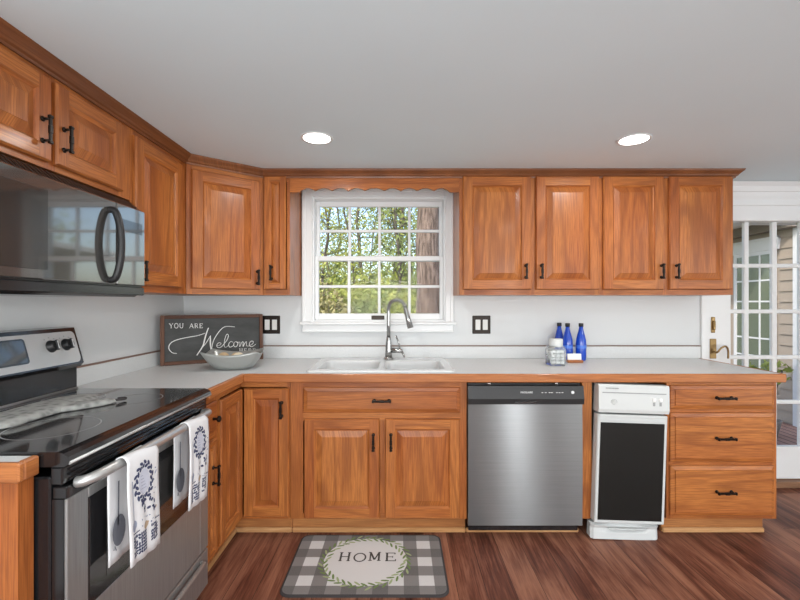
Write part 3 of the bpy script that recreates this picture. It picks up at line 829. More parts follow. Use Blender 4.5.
# sloped steel face
sl = Vector((.041, .146)).normalized()
def sp_(x, s_, o_): return (x, .515 + sl.x * s_ - sl.y * o_, .972 + sl.y * s_ + sl.x * o_)
def roundrect(x0, x1, z0, z1, r, n_=5):
    P = []
    for cx, cz, a0 in ((x1 - r, z0 + r, -PI / 2), (x1 - r, z1 - r, 0), (x0 + r, z1 - r, PI / 2), (x0 + r, z0 + r, PI)):
        for i in range(n_ + 1): a = a0 + PI / 2 * i / n_; P.append((cx + r * math.cos(a), cz + r * math.sin(a)))
    return P
def slab(b, P, o0, o1, mi=0):
    A = [b.v(sp_(x, s_, o0)) for x, s_ in P]; B = [b.v(sp_(x, s_, o1)) for x, s_ in P]; n_ = len(P)
    for i in range(n_): b.f([A[i], A[(i + 1) % n_], B[(i + 1) % n_], B[i]], mi)
    b.f(A[::-1], mi); b.f(B, mi)
b = MB(); slab(b, roundrect(.014, w - .016, .006, .136, .02), .0002, .005); sf = b.build('steel_fascia', 'panel_steel', bg)
b = MB(); slab(b, roundrect(.27, .506, .030, .122, .012), .0052, .007); cwn = b.build('clock_window', 'black', sf); b = MB(); slab(b, roundrect(.278, .498, .036, .116, .008), .0071, .0078); b.build('clock_glass', 'microwindow', cwn)
for kx in (.075, .16, .615, .688):
    b = MB(); c0 = Vector(sp_(kx, .082, .005)); nrmv = Vector((0, -sl.y, sl.x))
    b.M = Matrix.Translation(c0) @ Vector((0, 0, 1)).rotation_difference(nrmv).to_matrix().to_4x4()
    b.lathe([(.024, 0), (.024, .003), (.0205, .006), (.019, .020), (.017, .022)], n_=20); b.box(-.005, .005, -.020, .020, .022, .030, bev=.002)
    kn = b.build('knob', 'blackmat', sf)
    b = MB(); b.M = Matrix.Translation(c0) @ Vector((0, 0, 1)).rotation_difference(nrmv).to_matrix().to_4x4(); b.box(-.0018, .0018, -.016, .016, .030, .0308); b.build('pointer', 'silverprint', kn)
for kx in (.075, .16, .615, .688):
    b = MB()
    for dx, ds in ((0, .036), (-.022, .03), (.022, .03)): slab(b, roundrect(kx + dx - .003, kx + dx + .003, .079 + ds, .083 + ds, .001, 2), .0051, .0054)
    b.build('knob_markings', 'appliance_grey', sf)

# oven mitt lying on the cooktop
t = thing('oven_mitt', 'grey patterned cloth oven mitt lying on the rear of the cooktop', 'oven mitt', (-1.175, 1.38, .8635), 0)
def pillow(b, outline, h, mi=0, steps=4):
    """soft puffed shape from outline; domed by shrinking loops"""
    c = Vector((sum(p[0] for p in outline) / len(outline), sum(p[1] for p in outline) / len(outline)))
    rings = []
    for k in range(steps + 1):
        a = k / steps * PI / 2; sc = math.cos(a) * .42 + .58 if k < steps else .45; z = h * (.25 + .75 * math.sin(a))
        rings.append([b.v((c.x + (p[0] - c.x) * sc, c.y + (p[1] - c.y) * sc, z)) for p in outline])
    base = [b.v((c.x + (p[0] - c.x) * .96, c.y + (p[1] - c.y) * .96, 0)) for p in outline]
    rings = [base] + rings
    for a, e in zip(rings, rings[1:]):
        for i in range(len(outline)): b.f([a[i], a[(i + 1) % len(outline)], e[(i + 1) % len(outline)], e[i]], mi, 'z', True)
    b.f(rings[-1], mi, 'z', True); b.f(base[::-1], mi)
ol = [tuple(p) for p in spline([(-.07, -.19), (.055, -.19), (.068, -.08), (.075, .06), (.07, .17), (.03, .225), (-.03, .215), (-.07, .14), (-.08, 0), (-.07, -.19)], 4)][:-1]
b = MB(); pillow(b, ol, .022); b.build('mitt_body', 'mitt', t)
ol = [tuple(p) for p in spline([(.045, -.02), (.10, .03), (.150, .10), (.160, .145), (.135, .155), (.10, .125), (.05, .08), (.045, -.02)], 4)][:-1]
b = MB(); pillow(b, ol, .018); b.build('mitt_thumb', 'mitt', t)
b = MB(); b.tube(spline([(.158, .14, .010), (.175, .165, .008), (.162, .185, .008), (.150, .165, .01)], 4), .004, 8); b.build('hanging_loop', 'rubber', t)

# ------------------------------------------------------------------ towels on the oven handle


def wreath(b, c, ru, rv, fn, mi, n_=22, sz=.006):
    for i in range(n_):
        a = 2 * PI * i / n_; rr = 1 + (.12 if i % 2 else -.10)
        b.oval((c[0] + ru * rr * math.cos(a), c[1] + rv * rr * math.sin(a)), sz, sz * .55, fn, mi, a + (1.0 if i % 2 else 2.2), 8)


def towel(y0, w_, label, seed):
    """hangs over the bowed handle; local frame: x along +Y, -y toward the room"""
    rr = random.Random(seed)
    t = thing('dish_towel', label, 'towel', (-.812, y0, 0), PI / 2, 'dish towels on the oven handle')
    b = MB(); nx = 14
    hz = .789; ry = -.063; q = .0165
    path = []
    for i in range(13): path.append((ry - q - .002, .505 + (hz - .505) * i / 12))
    for i in range(1, 8): a = PI - PI * i / 8; path.append((ry + q * math.cos(a) * 1.02, hz + q * math.sin(a)))
    for i in range(13): path.append((-.036, hz - (hz - .515) * i / 12))
    rows = []
    for k, (y, z) in enumerate(path):
        row = []
        for i in range(nx + 1):
            u = i / nx; hang = max(0, hz - z)
            wob = .006 * math.sin(u * 9 + k * .05 + seed) * min(1, hang * 6)
            back = k > 19
            if back: wob = abs(wob) * .8 - .001
            sk = (.006 * math.sin(z * 14 + seed) - .014 * hang) * (1 if not back else .4)
            row.append(b.v((u * w_ * (1 - .05 * hang) + sk - (.012 if back else 0), y - (abs(wob) if not back else wob * .6), z - (.012 * u if not back else -.004 * u))))
        rows.append(row)
    for a, c in zip(rows, rows[1:]):
        for i in range(nx): b.f([a[i], a[i + 1], c[i + 1], c[i]], 0, 'z', True)
    o = b.build('towel_cloth', 'towel', t)
    sol = o.modifiers.new('thickness', 'SOLIDIFY'); sol.thickness = .0025; sol.offset = 0
    b = MB(); rows = []
    # printed designs, following the same drape
    def fn(u, v):   # u 0..w_, v metres up from the front hem
        z = .505 + v; hang = hz - z; k = (z - .505) / (hz - .505) * 12; uu = u / w_
        wob = .006 * math.sin(uu * 9 + k * .05 + seed) * min(1, hang * 6)
        sk = .006 * math.sin(z * 14 + seed) - .014 * hang
        return (uu * w_ * (1 - .05 * hang) + sk, ry - q - .002 - abs(wob) - .0022, z - .012 * uu)
    W_ = w_
    wreath(b, (W_ * .50, .215), .037, .048, fn, 0, 30, .0085); b.oval((W_ * .50, .215), .026, .036, fn, 4, 0, 20); [b.ribbon([(W_ * .5 - .016, .215 + q_), (W_ * .5 + .016, .215 + q_)], .0018, fn, 2) for q_ in (-.018, -.009, 0, .009, .018)]
    for i in range(14): b.oval((W_ * (.40 + rr.random() * .50), .122 + rr.random() * .038), .0075, .0042, fn, 0, rr.random() * 3, 7)
    # ladle and spoon
    b.ribbon([(W_ * .14, .23), (W_ * .16, .12)], .004, fn, 2); b.oval((W_ * .17, .105), .011, .016, fn, 2, -.3)
    b.ribbon([(W_ * .92, .125), (W_ * .60, .092)], .006, fn, 3); b.oval((W_ * .52, .088), .013, .011, fn, 3, .2)
    # patterned board and basket at the hem: leafy blots in rows
    for (ux0, ux1, v0, v1, mi) in ((.10, .58, .018, .082, 0), (.66, .98, .030, .085, 0)):
        n1 = int((ux1 - ux0) * W_ / .008); n2 = int((v1 - v0) / .0085)
        for i in range(n1):
            for j in range(n2):
                if rr.random() < .9: b.oval((ux0 * W_ + (i + .5) * .008, v0 + (j + .5) * .0085), .0052, .0032, fn, mi, rr.random() * 3, 6)
        b.ribbon([(ux0 * W_, v1 + .004), (ux1 * W_, v1 + .004)], .003, fn, mi)
    for i in range(8): b.oval((W_ * (.1 + .8 * rr.random()), .085 + rr.random() * .03), .0035, .002, fn, 2, rr.random() * 3, 6)
    for i in range(6): b.oval((W_ * (.82 + .12 * rr.random()), .16 + rr.random() * .08), .004, .0025, fn, 2, rr.random() * 3, 6)
    b.build('printed_design', ['navy', 'slate', 'bluegrey', 'tanprint', mat('pale_blue_print', (.55, .57, .66), .9)], o, fix=False)
    # print on the rear flap: a grey whisk / pan
    def fb(u, v): return (u - .014, -.0445, .515 + v)
    b = MB(); b.oval((.034, .085), .027, .042, fb, 0, 0, 18); b.ribbon([(.030, .10), (.032, .22)], .006, fb, 0)
    b.ribbon([(.012, .04), (.016, .05), (.022, .035)], .004, fb, 0)
    b.build('rear_flap_print', ['slate'], o, fix=False)
    return t


towel(1.142, .145, 'white dish towel with navy wreath print on the near end of the oven handle', 1)
towel(1.468, .145, 'white dish towel on the far end of the oven handle, beside the slim cabinet', 4)

# ------------------------------------------------------------------ dishwasher
t = thing('dishwasher', 'stainless steel dishwasher with black control strip, right of the sink cabinet', 'dishwasher', (.352, 2.196, 0)); w = .592
b = MB(); b.box(.004, w, .03, .58, .09, .80); b.build('tub', 'blackmat', t)
for fx in (.06, .53):
    for fy in (.2, .54): b = MB(); b.lathe([(.015, 0), (.015, .09)], (fx, fy, 0), 'z', 12); b.build('foot', 'blackmat', t)
zs = PZ(404.5, 2.19)
b = MB()
NS = 12
P = [(.03, .068), (.004, .068)] + [(.004 - .004 * math.sin(PI * i / NS), .068 + (zs - .068) * i / NS) for i in range(1, NS)] + [(.004, zs), (.03, zs)]
b.prism(P, 'x', 0.0, w, smooth=False); b.build('door', 'steel', t)
b = MB(); b.prism([(.03, zs + .002), (-.012, zs + .002), (-.016, zs + .03), (-.006, PZ(386, 2.19)), (.03, PZ(386, 2.19))], 'x', -.002, w + .002); cp = b.build('control_panel', 'blackmat', t)
b = MB(); b.box(.235, .355, -.0165, -.010, zs + .004, zs + .017, bev=.003); b.build('pocket_handle', 'glassblack', cp)
# panel print
def text(s_, size, loc, rot, m_, parent, name, align='CENTER'):
    cu = bpy.data.curves.new(name, 'FONT'); cu.body = s_; cu.size = size; cu.align_x = align; cu.align_y = 'CENTER'; cu.extrude = .0001; cu.resolution_u = 2
    o = bpy.data.objects.new('tmp_text', cu); COL.objects.link(o)
    dg = bpy.context.evaluated_depsgraph_get(); me = bpy.data.meshes.new_from_object(o.evaluated_get(dg)); bpy.data.objects.remove(o)
    me.materials.clear(); me.materials.append(M[m_]); o = bpy.data.objects.new(name, me); COL.objects.link(o)
    o.parent = parent; o.location = loc; o.rotation_euler = rot; return o
text('FRIGIDAIRE', .0125, (.298, -.0150, PZ(392.5, 2.18)), (PI / 2 - .15, 0, 0), 'silverprint', cp, 'lettering')
b = MB()
for x in (.375, .392, .412, .424, .450, .463, .478): b.box(x, x + .008, -.0148, -.0125, PZ(393, 2.18), PZ(393, 2.18) + .003)
b.build('button_print', 'silverprint', cp); b = MB(); b.lathe([(.008, -.0150), (.008, -.0125)], (.535, 0, PZ(392.5, 2.18)), 'y', 14); b.build('start_button', 'silverprint', cp)
b = MB(); b.box(.006, w - .012, .03, .045, .028, .066, bev=.003); b.build('toe_grille', 'black', t)
for x_ in (.100, .448): b = MB(); b.box(x_, x_ + .018, .002, .04, .799, .809, bev=.002); b.build('mounting_bracket', 'nickel', t)
# moulding running below it, its highlight put in as lighter oak
struct(MB().box(.350, .950, YF + .036, YF + .052, 0, .024, g='x', bev=.005).build('baseboard_back', HIGHLIGHT_OAK))

# ------------------------------------------------------------------ trash compactor
t = thing('trash_compactor', 'white trash compactor with black front panel, sitting slightly crooked', 'trash compactor', (.988, 2.172, 0))
t.rotation_euler = (0, math.radians(1.9), 0)
def cz(py): return PZ(py, 2.155)
w = .356
b = MB(); b.box(.048, w - .010, .07, .5, .03, .775, bev=.004); b.build('housing', 'appliance_white', t)
b = MB(); b.prism([(.05, cz(412.5)), (-.008, cz(412.5)), (-.012, cz(409)), (-.004, cz(385.6)), (.002, cz(384.4)), (.05, cz(384.4))], 'x', 0.0, w + .004); cs = b.build('console', 'appliance_white', t)
b = MB(); b.box(.018, w - .012, -.0075, -.005, cz(393), cz(392)); b.build('console_seam', 'appliance_grey', cs)
b = MB()
for i in range(9): b.box(.035 + i * .0075, .040 + i * .0075, -.0078, -.004, cz(388.6), cz(387.6))
b.build('nameplate_print', 'appliance_grey', cs); b = MB()
for dx in (0, .033):
    b.box(.275 + dx, .287 + dx, -.0105, -.006, cz(405), cz(401)); b.box(.272 + dx, .290 + dx, -.0108, -.006, cz(408), cz(406.6))
b.build('console_print', 'appliance_grey', cs)
b = MB(); b.lathe([(.014, -.0095), (.016, -.010), (.016, -.0085)], (.077, 0, cz(402)), 'y', 20, cap=False); b.build('dial_ring', 'appliance_grey', cs); b = MB()
b.lathe([(.012, -.004), (.012, -.014), (.010, -.016)], (.077, 0, cz(402)), 'y', 20); b.box(.075, .079, -.019, -.016, cz(402) - .010, cz(402) + .010); b.build('key_dial', 'appliance_white', cs)
b = MB()
for dx in (0, .033): b.box(.272 + dx, .290 + dx, -.014, -.006, cz(400), cz(397), bev=.002)
b.build('rocker_buttons', 'card', cs)
b = MB(); b.box(.0, w, -.006, .045, cz(524), cz(414.5), bev=.004); dr_ = b.build('drawer', 'appliance_white', t)
b = MB(); b.box(.006, w - .006, -.010, -.006, cz(421), cz(418.5), bev=.001); b.box(.006, w - .006, -.012, -.006, cz(417), cz(414.5), bev=.002); b.build('drawer_lip', 'appliance_white', dr_)
b = MB(); b.box(.014, w - .016, -.009, -.006, cz(520.5), cz(422.5), bev=.001); bp = b.build('front_panel', mat('compactor_black_panel', (.011, .011, .010), .3, spec=.35), dr_); bp['label'] = 'black front panel'
# kick plate with foot pedal
b = MB()
pts = []
for i in range(25):
    u = i / 24; x = -.006 + (w - .006) * u
    d = .012 * math.exp(-((u - .5) / .30) ** 4)
    pts.append((x, d))
rows = []
for z, e in ((.008, 0), (.04, .004), (.062, 0.008), (.078, .0), (.086, .02)):
    rows.append([b.v((x, .014 + e + (d if .05 < z < .08 else 0) + (0 if u_ not in (0, 24) else .012), z - (d * .8 if .05 < z < .08 else 0))) for u_, (x, d) in enumerate(pts)])
for a, c in zip(rows, rows[1:]):
    for i in range(24): b.f([a[i], a[i + 1], c[i + 1], c[i]])
b.box(-.004, w - .014, .034, .07, .008, .082)
b.build('kick_plate', 'appliance_white', t)
b = MB(); b.box(.08, .28, .006, .022, .060, .067, bev=.003); b.build('foot_pedal', 'appliance_white', t)

# ------------------------------------------------------------------ sink and faucet
t = thing('sink', 'white double-bowl drop-in sink set in the worktop below the window', 'sink', (-.103, 2.48, ZT)); ox, oy = -.103, 2.48
def rr2(x0, x1, y0, y1, r, n_=6):
    P = []
    for cx, cy, a0 in ((x1 - r, y0 + r, -PI / 2), (x1 - r, y1 - r, 0), (x0 + r, y1 - r, PI / 2), (x0 + r, y0 + r, PI)):
        for i in range(n_ + 1): a = a0 + PI / 2 * i / n_; P.append((cx + r * math.cos(a), cy + r * math.sin(a)))
    return P
sx0, sx1, sy0, sy1 = -.395, .395, -.250, .262
B1 = (-.352, -.012, -.205, .145); B2 = (.012, .352, -.205, .145)
# rim plate with two bowls: fill between outline and bowl loops via triangulation
b = MB()
def loop(P, z): return [b.v((p[0], p[1], z)) for p in P]
def bridge(A, B, mi=0, sm=True):
    for i in range(len(A)): b.f([A[i], A[(i + 1) % len(A)], B[(i + 1) % len(A)], B[i]], mi, 'z', sm)
o0 = loop(rr2(sx0, sx1, sy0, sy1, .03), .0006); o1 = loop(rr2(sx0 + .001, sx1 - .001, sy0 + .001, sy1 - .001, .03), .007); o2 = loop(rr2(sx0 + .006, sx1 - .006, sy0 + .006, sy1 - .006, .028), .0105)
bridge(o0, o1); bridge(o1, o2)
tops = []
for B in (B1, B2):
    prof_ = [(0, .0105), (.004, .0085), (.007, .003), (.012, -.06), (.02, -.145), (.03, -.158), (.05, -.163)]
    L_ = [loop(rr2(B[0] + i, B[1] - i, B[2] + i, B[3] - i, .05), z) for i, z in prof_]
    for a, c in zip(L_, L_[1:]): bridge(a, c)
    b.f(L_[-1], 0, 'z', True); tops.append(L_[0])
edges = []
for L_ in [o2] + tops:
    for i in range(len(L_)):
        e = b.bm.edges.get((L_[i], L_[(i + 1) % len(L_)])); edges.append(e)
bmesh.ops.triangle_fill(b.bm, use_beauty=True, use_dissolve=False, edges=edges)
b.build('basin', 'porcelain', t)
for B in (B1, B2):
    b = MB(); b.lathe([(.045, -.1615), (.040, -.160), (.028, -.162), (.0, -.162)], ((B[0] + B[1]) / 2, (B[2] + B[3]) / 2, 0), 'z', 20, cap=False); b.build('drain', 'nickel', t)

t = thing('faucet', 'brushed nickel pull-down faucet with high arc at the back of the sink', 'faucet', (-.072, 2.685, ZT + .011))
b = MB(); b.lathe([(.032, 0), (.032, .006), (.026, .012), (.022, .018)], n_=24); b.build('base_plate', 'nickel', t)
b = MB(); b.lathe([(.022, .014), (.021, .05), (.019, .10), (.0145, .135), (.013, .14)], n_=20); bd = b.build('body', 'nickel', t)
b = MB(); cc_ = [(0, 0, .135), (0, 0, .22), (0, 0, .29)]
for i in range(13):
    a = PI - PI * i / 12 * .93; cc_.append((.052 + .052 * math.cos(a), -.05 * (i / 12), .318 + .055 * math.sin(a)))
b.tube(cc_, .0118, 12); b.build('spout', 'nickel', t)
e0 = Vector(cc_[-1]); e1 = e0 + Vector((.034, -.02, -.130))
b = MB(); b.tube([e0, e0 + (e1 - e0) * .12, e0 + (e1 - e0) * .5, e1], [.012, .014, .0155, .019], 14); sh = b.build('spray_head', 'nickel', t)
b = MB(); b.tube([(.012, 0, .055), (.055, -.01, .055), (.085, -.018, .052)], [.016, .0155, .013], 14)
b.tube([(.072, -.015, .055), (.066, -.02, .10), (.046, -.022, .150)], [.006, .005, .0055], 10)
b.tube([(.082, -.017, .052), (.094, -.02, .03), (.10, -.02, .012)], [.008, .006, .005], 10); b.build('lever_handle', 'nickel', t)

# ------------------------------------------------------------------ switch plates


def switch(px, label):
    t = thing('switch_plate', label, 'switch plate', (PX(px, 2.815), YB, PZ(324.7, 2.815)), 0, 'dark switch plates')
    b = MB(); b.box(-.060, .060, -.007, -.0005, -.060, .060, bev=.004); b.build('plate', 'bronze', t)
    for s_ in (-1, 1):
        b = MB(); b.box(s_ * .024 - .0165, s_ * .024 + .0165, -.011, -.007, -.034, .034, bev=.002); b.build('rocker_switch', 'knobsteel', t)


switch(271, 'dark double switch plate left of the window, beside the chalkboard sign')
switch(481.5, 'dark double switch plate right of the window')

# ------------------------------------------------------------------ chalkboard sign
A = Vector((-1.385, 2.455)); Bq = Vector((-.893, 2.768)); ang = math.atan2(Bq.y - A.y, Bq.x - A.x); Wd = (Bq - A).length; Hh = .292
t = thing('welcome_sign', 'wood-framed chalkboard sign reading YOU ARE Welcome HERE, leaning in the corner', 'sign', (A.x, A.y, ZT + .001), ang)
t.rotation_euler = (math.radians(-3.5), 0, ang)
b = MB(); b.box(.02, Wd - .02, -.002, .006, .02, Hh - .02); pnl = b.build('chalkboard', 'chalk', t)
b = MB(); fw = .021
b.box(0, fw, -.012, .010, 0, Hh, g='z', bev=.002); b.box(Wd - fw, Wd, -.012, .010, 0, Hh, g='z', bev=.002)
b.box(fw, Wd - fw, -.012, .010, 0, fw, g='x', bev=.002); b.box(fw, Wd - fw, -.012, .010, Hh - fw, Hh, g='x', bev=.002); b.build('frame', BARNWOOD, t)
def zs_(zx, zy):
    u = (zx - 55) / 635; top = 88 - (zx - 55) * .0125; bo = 403 - (zx - 55) * .075
    # undo the foreshortening of the receding board
    d0, d1 = A.y, Bq.y; uu = u * d0 / (d1 - u * (d1 - d0)) if True else u
    uu = u / (u + (1 - u) * d1 / d0)
    return (uu * Wd, -.0026, (bo - zy) / (bo - top) * Hh)
b = MB()
def wv(n_, a, c): return [a + (c - a) * math.sin(PI * i / (n_ - 1)) for i in range(n_)]
for st, w0, w1 in (
        ([(158, 325), (130, 320), (110, 298), (112, 272), (135, 250), (180, 234), (240, 222), (290, 213), (334, 198)], .003, .0045),
        ([(355, 165), (340, 205), (330, 240), (318, 280), (281, 336)], .005, .008),
        ([(314, 289), (342, 255), (367, 213)], .002, .004),
        ([(367, 213), (366, 260), (371, 313)], .004, .008),
        ([(371, 313), (380, 262), (395, 226), (428, 180), (462, 157), (518, 159)], .003, .0045),
        ([(402, 276), (424, 272), (432, 262), (420, 257), (407, 268), (408, 284), (425, 287), (444, 272), (470, 238), (478, 212), (467, 206), (454, 242), (452, 278), (464, 284), (482, 268)], .0022, .004),
        ([(506, 254), (492, 250), (479, 266), (486, 284), (506, 276), (514, 262)], .0022, .004),
        ([(522, 250), (510, 262), (515, 281), (530, 277), (536, 258), (522, 250), (538, 254), (550, 252)], .0022, .004),
        ([(550, 252), (547, 282), (560, 256), (569, 252), (568, 280), (581, 256), (590, 252), (589, 274), (601, 277)], .0022, .004),
        ([(601, 277), (624, 266), (632, 250), (619, 247), (607, 262), (612, 279), (628, 278), (648, 264)], .0022, .004)):
    P = spline(st, 6); b.ribbon(P, wv(len(P), w0, w1), lambda u, v: zs_(u, v)) if False else None
    Q = [Vector(zs_(*p)) for p in P]; b.ribbon([(q.x, q.z) for q in Q], wv(len(Q), w0, w1), lambda u, v: (u, -.0026, v))
def serif(b, ch, x, y0, h, w_, th, fn, mi=0):
    """simple roman capitals with serifs in a cell x..x+w_, baseline y0, height h"""
    S = {
        'Y': [([(0, 1), (.5, .5)], 1), ([(1, 1), (.5, .5)], .6), ([(.5, .5), (.5, 0)], 1), ([(-.1, 1), (.25, 1)], .4), ([(.75, 1), (1.1, 1)], .4), ([(.3, 0), (.7, 0)], .4)],
        'O': [([(.5 + .5 * math.cos(a), .5 + .52 * math.sin(a)) for a in [2 * PI * i / 20 for i in range(21)]], .9)],
        'U': [([(.1, 1), (.1, .35), (.2, .08), (.5, -.02), (.8, .08), (.9, .35), (.9, 1)], .9), ([(-.08, 1), (.28, 1)], .4), ([(.72, 1), (1.08, 1)], .4)],
        'A': [([(0, 0), (.5, 1)], .6), ([(.5, 1), (1, 0)], 1.1), ([(.2, .35), (.8, .35)], .6), ([(-.12, 0), (.18, 0)], .4), ([(.82, 0), (1.12, 0)], .4)],
        'R': [([(.15, 0), (.15, 1)], 1.1), ([(.15, .97), (.6, .97), (.8, .85), (.8, .62), (.6, .5), (.15, .5)], .7), ([(.5, .5), (.95, 0)], 1), ([(0, 0), (.32, 0)], .4), ([(0, 1), (.2, 1)], .4)],
        'E': [([(.15, 0), (.15, 1)], 1.1), ([(0, .97), (.85, .97)], .7), ([(0, .03), (.9, .03)], .7), ([(.15, .5), (.65, .5)], .6), ([(.85, 1), (.85, .8)], .6), ([(.9, 0), (.9, .22)], .6), ([(.65, .6), (.65, .4)], .5)],
        'H': [([(.15, 0), (.15, 1)], 1.1), ([(.85, 0), (.85, 1)], 1.1), ([(.15, .5), (.85, .5)], .7)] + [([(a - .15, c), (a + .15, c)], .6) for a in (.15, .85) for c in (0, 1)],
        'M': [([(.12, 0), (.12, 1)], .8), ([(.12, 1), (.5, .1)], 1.1), ([(.5, .1), (.88, 1)], .8), ([(.88, 0), (.88, 1)], 1.1), ([(-.05, 0), (.28, 0)], .6), ([(.72, 0), (1.05, 0)], .6), ([(-.05, 1), (.15, 1)], .6), ([(.85, 1), (1.05, 1)], .6)],
    }[ch]
    for pts_, k in S: b.ribbon([(x + p[0] * w_, y0 + p[1] * h) for p in pts_], th * k, fn, mi)
def row(s_, zx0, zx1, zy0, zy1, th):
    p0 = Vector(zs_(zx0, zy1)); p1 = Vector(zs_(zx1, zy1)); h = Vector(zs_(zx0, zy0)).z - p0.z; n_ = len(s_); cw = (p1.x - p0.x) / (n_ - .25)
    for i, ch in enumerate(s_):
        if ch != ' ': serif(b, ch, p0.x + cw * i, p0.z + (p1.z - p0.z) * i / n_, h, cw * .72, th, lambda u, v: (u, -.0026, v))
row('YOU ARE', 112, 322, 138, 167, .0036); row('HERE', 545, 648, 293, 315, .003)
b.build('chalk_lettering', 'chalkwhite', pnl, fix=False)

# ------------------------------------------------------------------ bowl with decor balls
t = thing('decorative_bowl', 'grey square-cornered bowl in front of the chalkboard sign', 'bowl', (-.925, 2.36, ZT + .0005), .12)
b = MB(); NR = 48; rings = []
def bowlp(a, k, inner):
    # k 0 bottom .. 1 rim; square-ish outline swelling to four upswept corners
    c4 = abs(math.cos(2 * a)) ; sq = 1 / max(abs(math.cos(a)), abs(math.sin(a))); mixk = k ** 1.3
    r_ = .055 + (.128 * (1 + mixk * (.85 * (min(sq, 1.38) - 1))) - .055) * k ** .62
    z = .085 * k ** 1.7 * (1 + .22 * ((sq - 1) / .414) * mixk) * 1.0
    if inner: r_ -= .006; z = max(z, .006) + (.0005 if k == 1 else 0)
    return (r_ * math.cos(a) * 1.20, r_ * math.sin(a) * .84, z)
ks = [0, .08, .2, .35, .5, .65, .8, .92, 1]
for inner in (False, True):
    for k in (ks if not inner else ks[::-1]):
        rings.append([b.v(bowlp(2 * PI * i / NR + PI / 4 * 0, k, inner)) for i in range(NR)])
for a, c in zip(rings, rings[1:]):
    for i in range(NR): b.f([a[i], a[(i + 1) % NR], c[(i + 1) % NR], c[i]], 0, 'z', True)
b.f(rings[0][::-1]); b.f(rings[-1]); b.build('bowl_shell', 'bowlgrey', t)
t['label'] = 'grey square-cornered bowl holding small tan balls, in front of the chalkboard sign'
for i, (dx, dy, r_, m_, lb) in enumerate(((-.055, .0, .030, 'tan', 'tan woven ball at the left of the bowl'), (.03, -.005, .031, 'cream', 'cream ball in the middle of the bowl'), (.0, .035, .027, 'tan', 'tan woven ball at the back of the bowl'), (.085, .01, .024, 'cream', 'small cream ball at the right of the bowl'))):
    b = MB(); zc = ZT + .010 + r_ + (.02 if i != 1 else .018)
    prof_ = [(max(.0005, r_ * math.sin(PI * k / 12)), -r_ * math.cos(PI * k / 12)) for k in range(13)]
    b.lathe(prof_, n_=18)
    for q in range(5):
        a = q * PI / 5; b.tube([Vector((math.cos(p) * math.cos(a), math.cos(p) * math.sin(a), math.sin(p))) * (r_ + .0005) for p in [2 * PI * k / 20 for k in range(21)]], .0015, 5)
    o = b.build('decor_ball', m_); o.location = (-.925 + dx, 2.36 + dy, zc); tag(o, lb, 'ball', 'balls in the bowl')

# ------------------------------------------------------------------ items on the worktop
D = 2.50; jx = PX(555.7, D)
t = thing('glass_jar', 'clear glass jar of white tablets with a white lid, in front of the blue bottles', 'jar', (jx, D + .0, ZT + .0008))
b = MB()
def sqring(r_, z, rc): return [b.v((p[0], p[1], z)) for p in rr2(-r_, r_, -r_, r_, rc, 4)]
LL = [sqring(r_, z, rc) for r_, z, rc in ((.88 * r__, z, rc) for r__, z, rc in ((.048, 0, .012), (.0535, .006, .014), (.0545, .09, .014), (.050, .107, .02), (.040, .116, .03), (.0395, .120, .03), (.036, .118, .03), (.037, .112, .03), (.047, .103, .018), (.0505, .088, .013), (.050, .008, .012)))]
for a, c in zip(LL, LL[1:]): bridge(a, c)
b.f(LL[0][::-1]); b.f(LL[-1]); b.build('jar_glass', 'jarglass', t)
b = MB(); b.lathe([(.0385, .107), (.0395, .111), (.0395, .150), (.038, .154), (.003, .155)], n_=28); b.build('lid', 'appliance_white', t)
tl = []
rq = random.Random(3)
for i in range(35):
    b = MB(); k = i // 9; ii = i % 9
    b.box(-.0118, .0118, -.0118, .0118, -.009, .009, bev=.003); o = b.build('dishwasher_tablet', 'pod')
    o.location = (jx + (ii % 3 - 1) * .0255 + rq.uniform(-.0008, .0008), D + (ii // 3 - 1) * .0255 + rq.uniform(-.0008, .0008), ZT + .0195 + k * .0205); o.rotation_euler = (0, 0, rq.uniform(-.08, .08))
    tag(o, 'small white square tablet inside the glass jar', 'tablet', 'white tablets in the jar')


def bottle(px, d, label):
    t = thing('blue_bottle', label, 'bottle', (PX(px, d), d, ZT + .0008), 0, 'cobalt blue bottles')
    b = MB(); b.lathe([(.024, .0), (.031, .004), (.032, .03), (.032, .105), (.030, .13), (.0235, .16), (.0155, .19), (.0125, .205), (.012, .216)], n_=28); bt = b.build('bottle_glass', 'blueglass', t)
    b = MB(); b.lathe([(.0145, .214), (.0145, .232), (.013, .236)], n_=18); b.build('cap', 'blackmat', t)
    b = MB(); b.lathe([(.0324, .078), (.0324, .098)], n_=28, cap=False); b.build('label_band', 'blueprint', bt)


bottle(559.3, 2.763, 'cobalt blue glass bottle, leftmost of three, mostly behind the jar')
bottle(567.6, 2.70, 'cobalt blue glass bottle, middle of three, right beside the jar')
bottle(581.0, 2.70, 'cobalt blue glass bottle, rightmost of three, standing apart')
D = 2.60; x0 = PX(567, D)
t = thing('card_holder', 'small wooden block holding white cards, in front of the right blue bottles', 'card holder', (x0, D, ZT + .0008))
b = MB(); b.box(0, .094, -.018, .018, 0, .016, g='x', bev=.003); b.build('block', EDGE, t)
b = MB(); b.M = Matrix.Rotation(-.15, 4, 'X'); b.box(.004, .088, -.006, .004, .016, .054, bev=.002); b.build('cards', 'card', t)

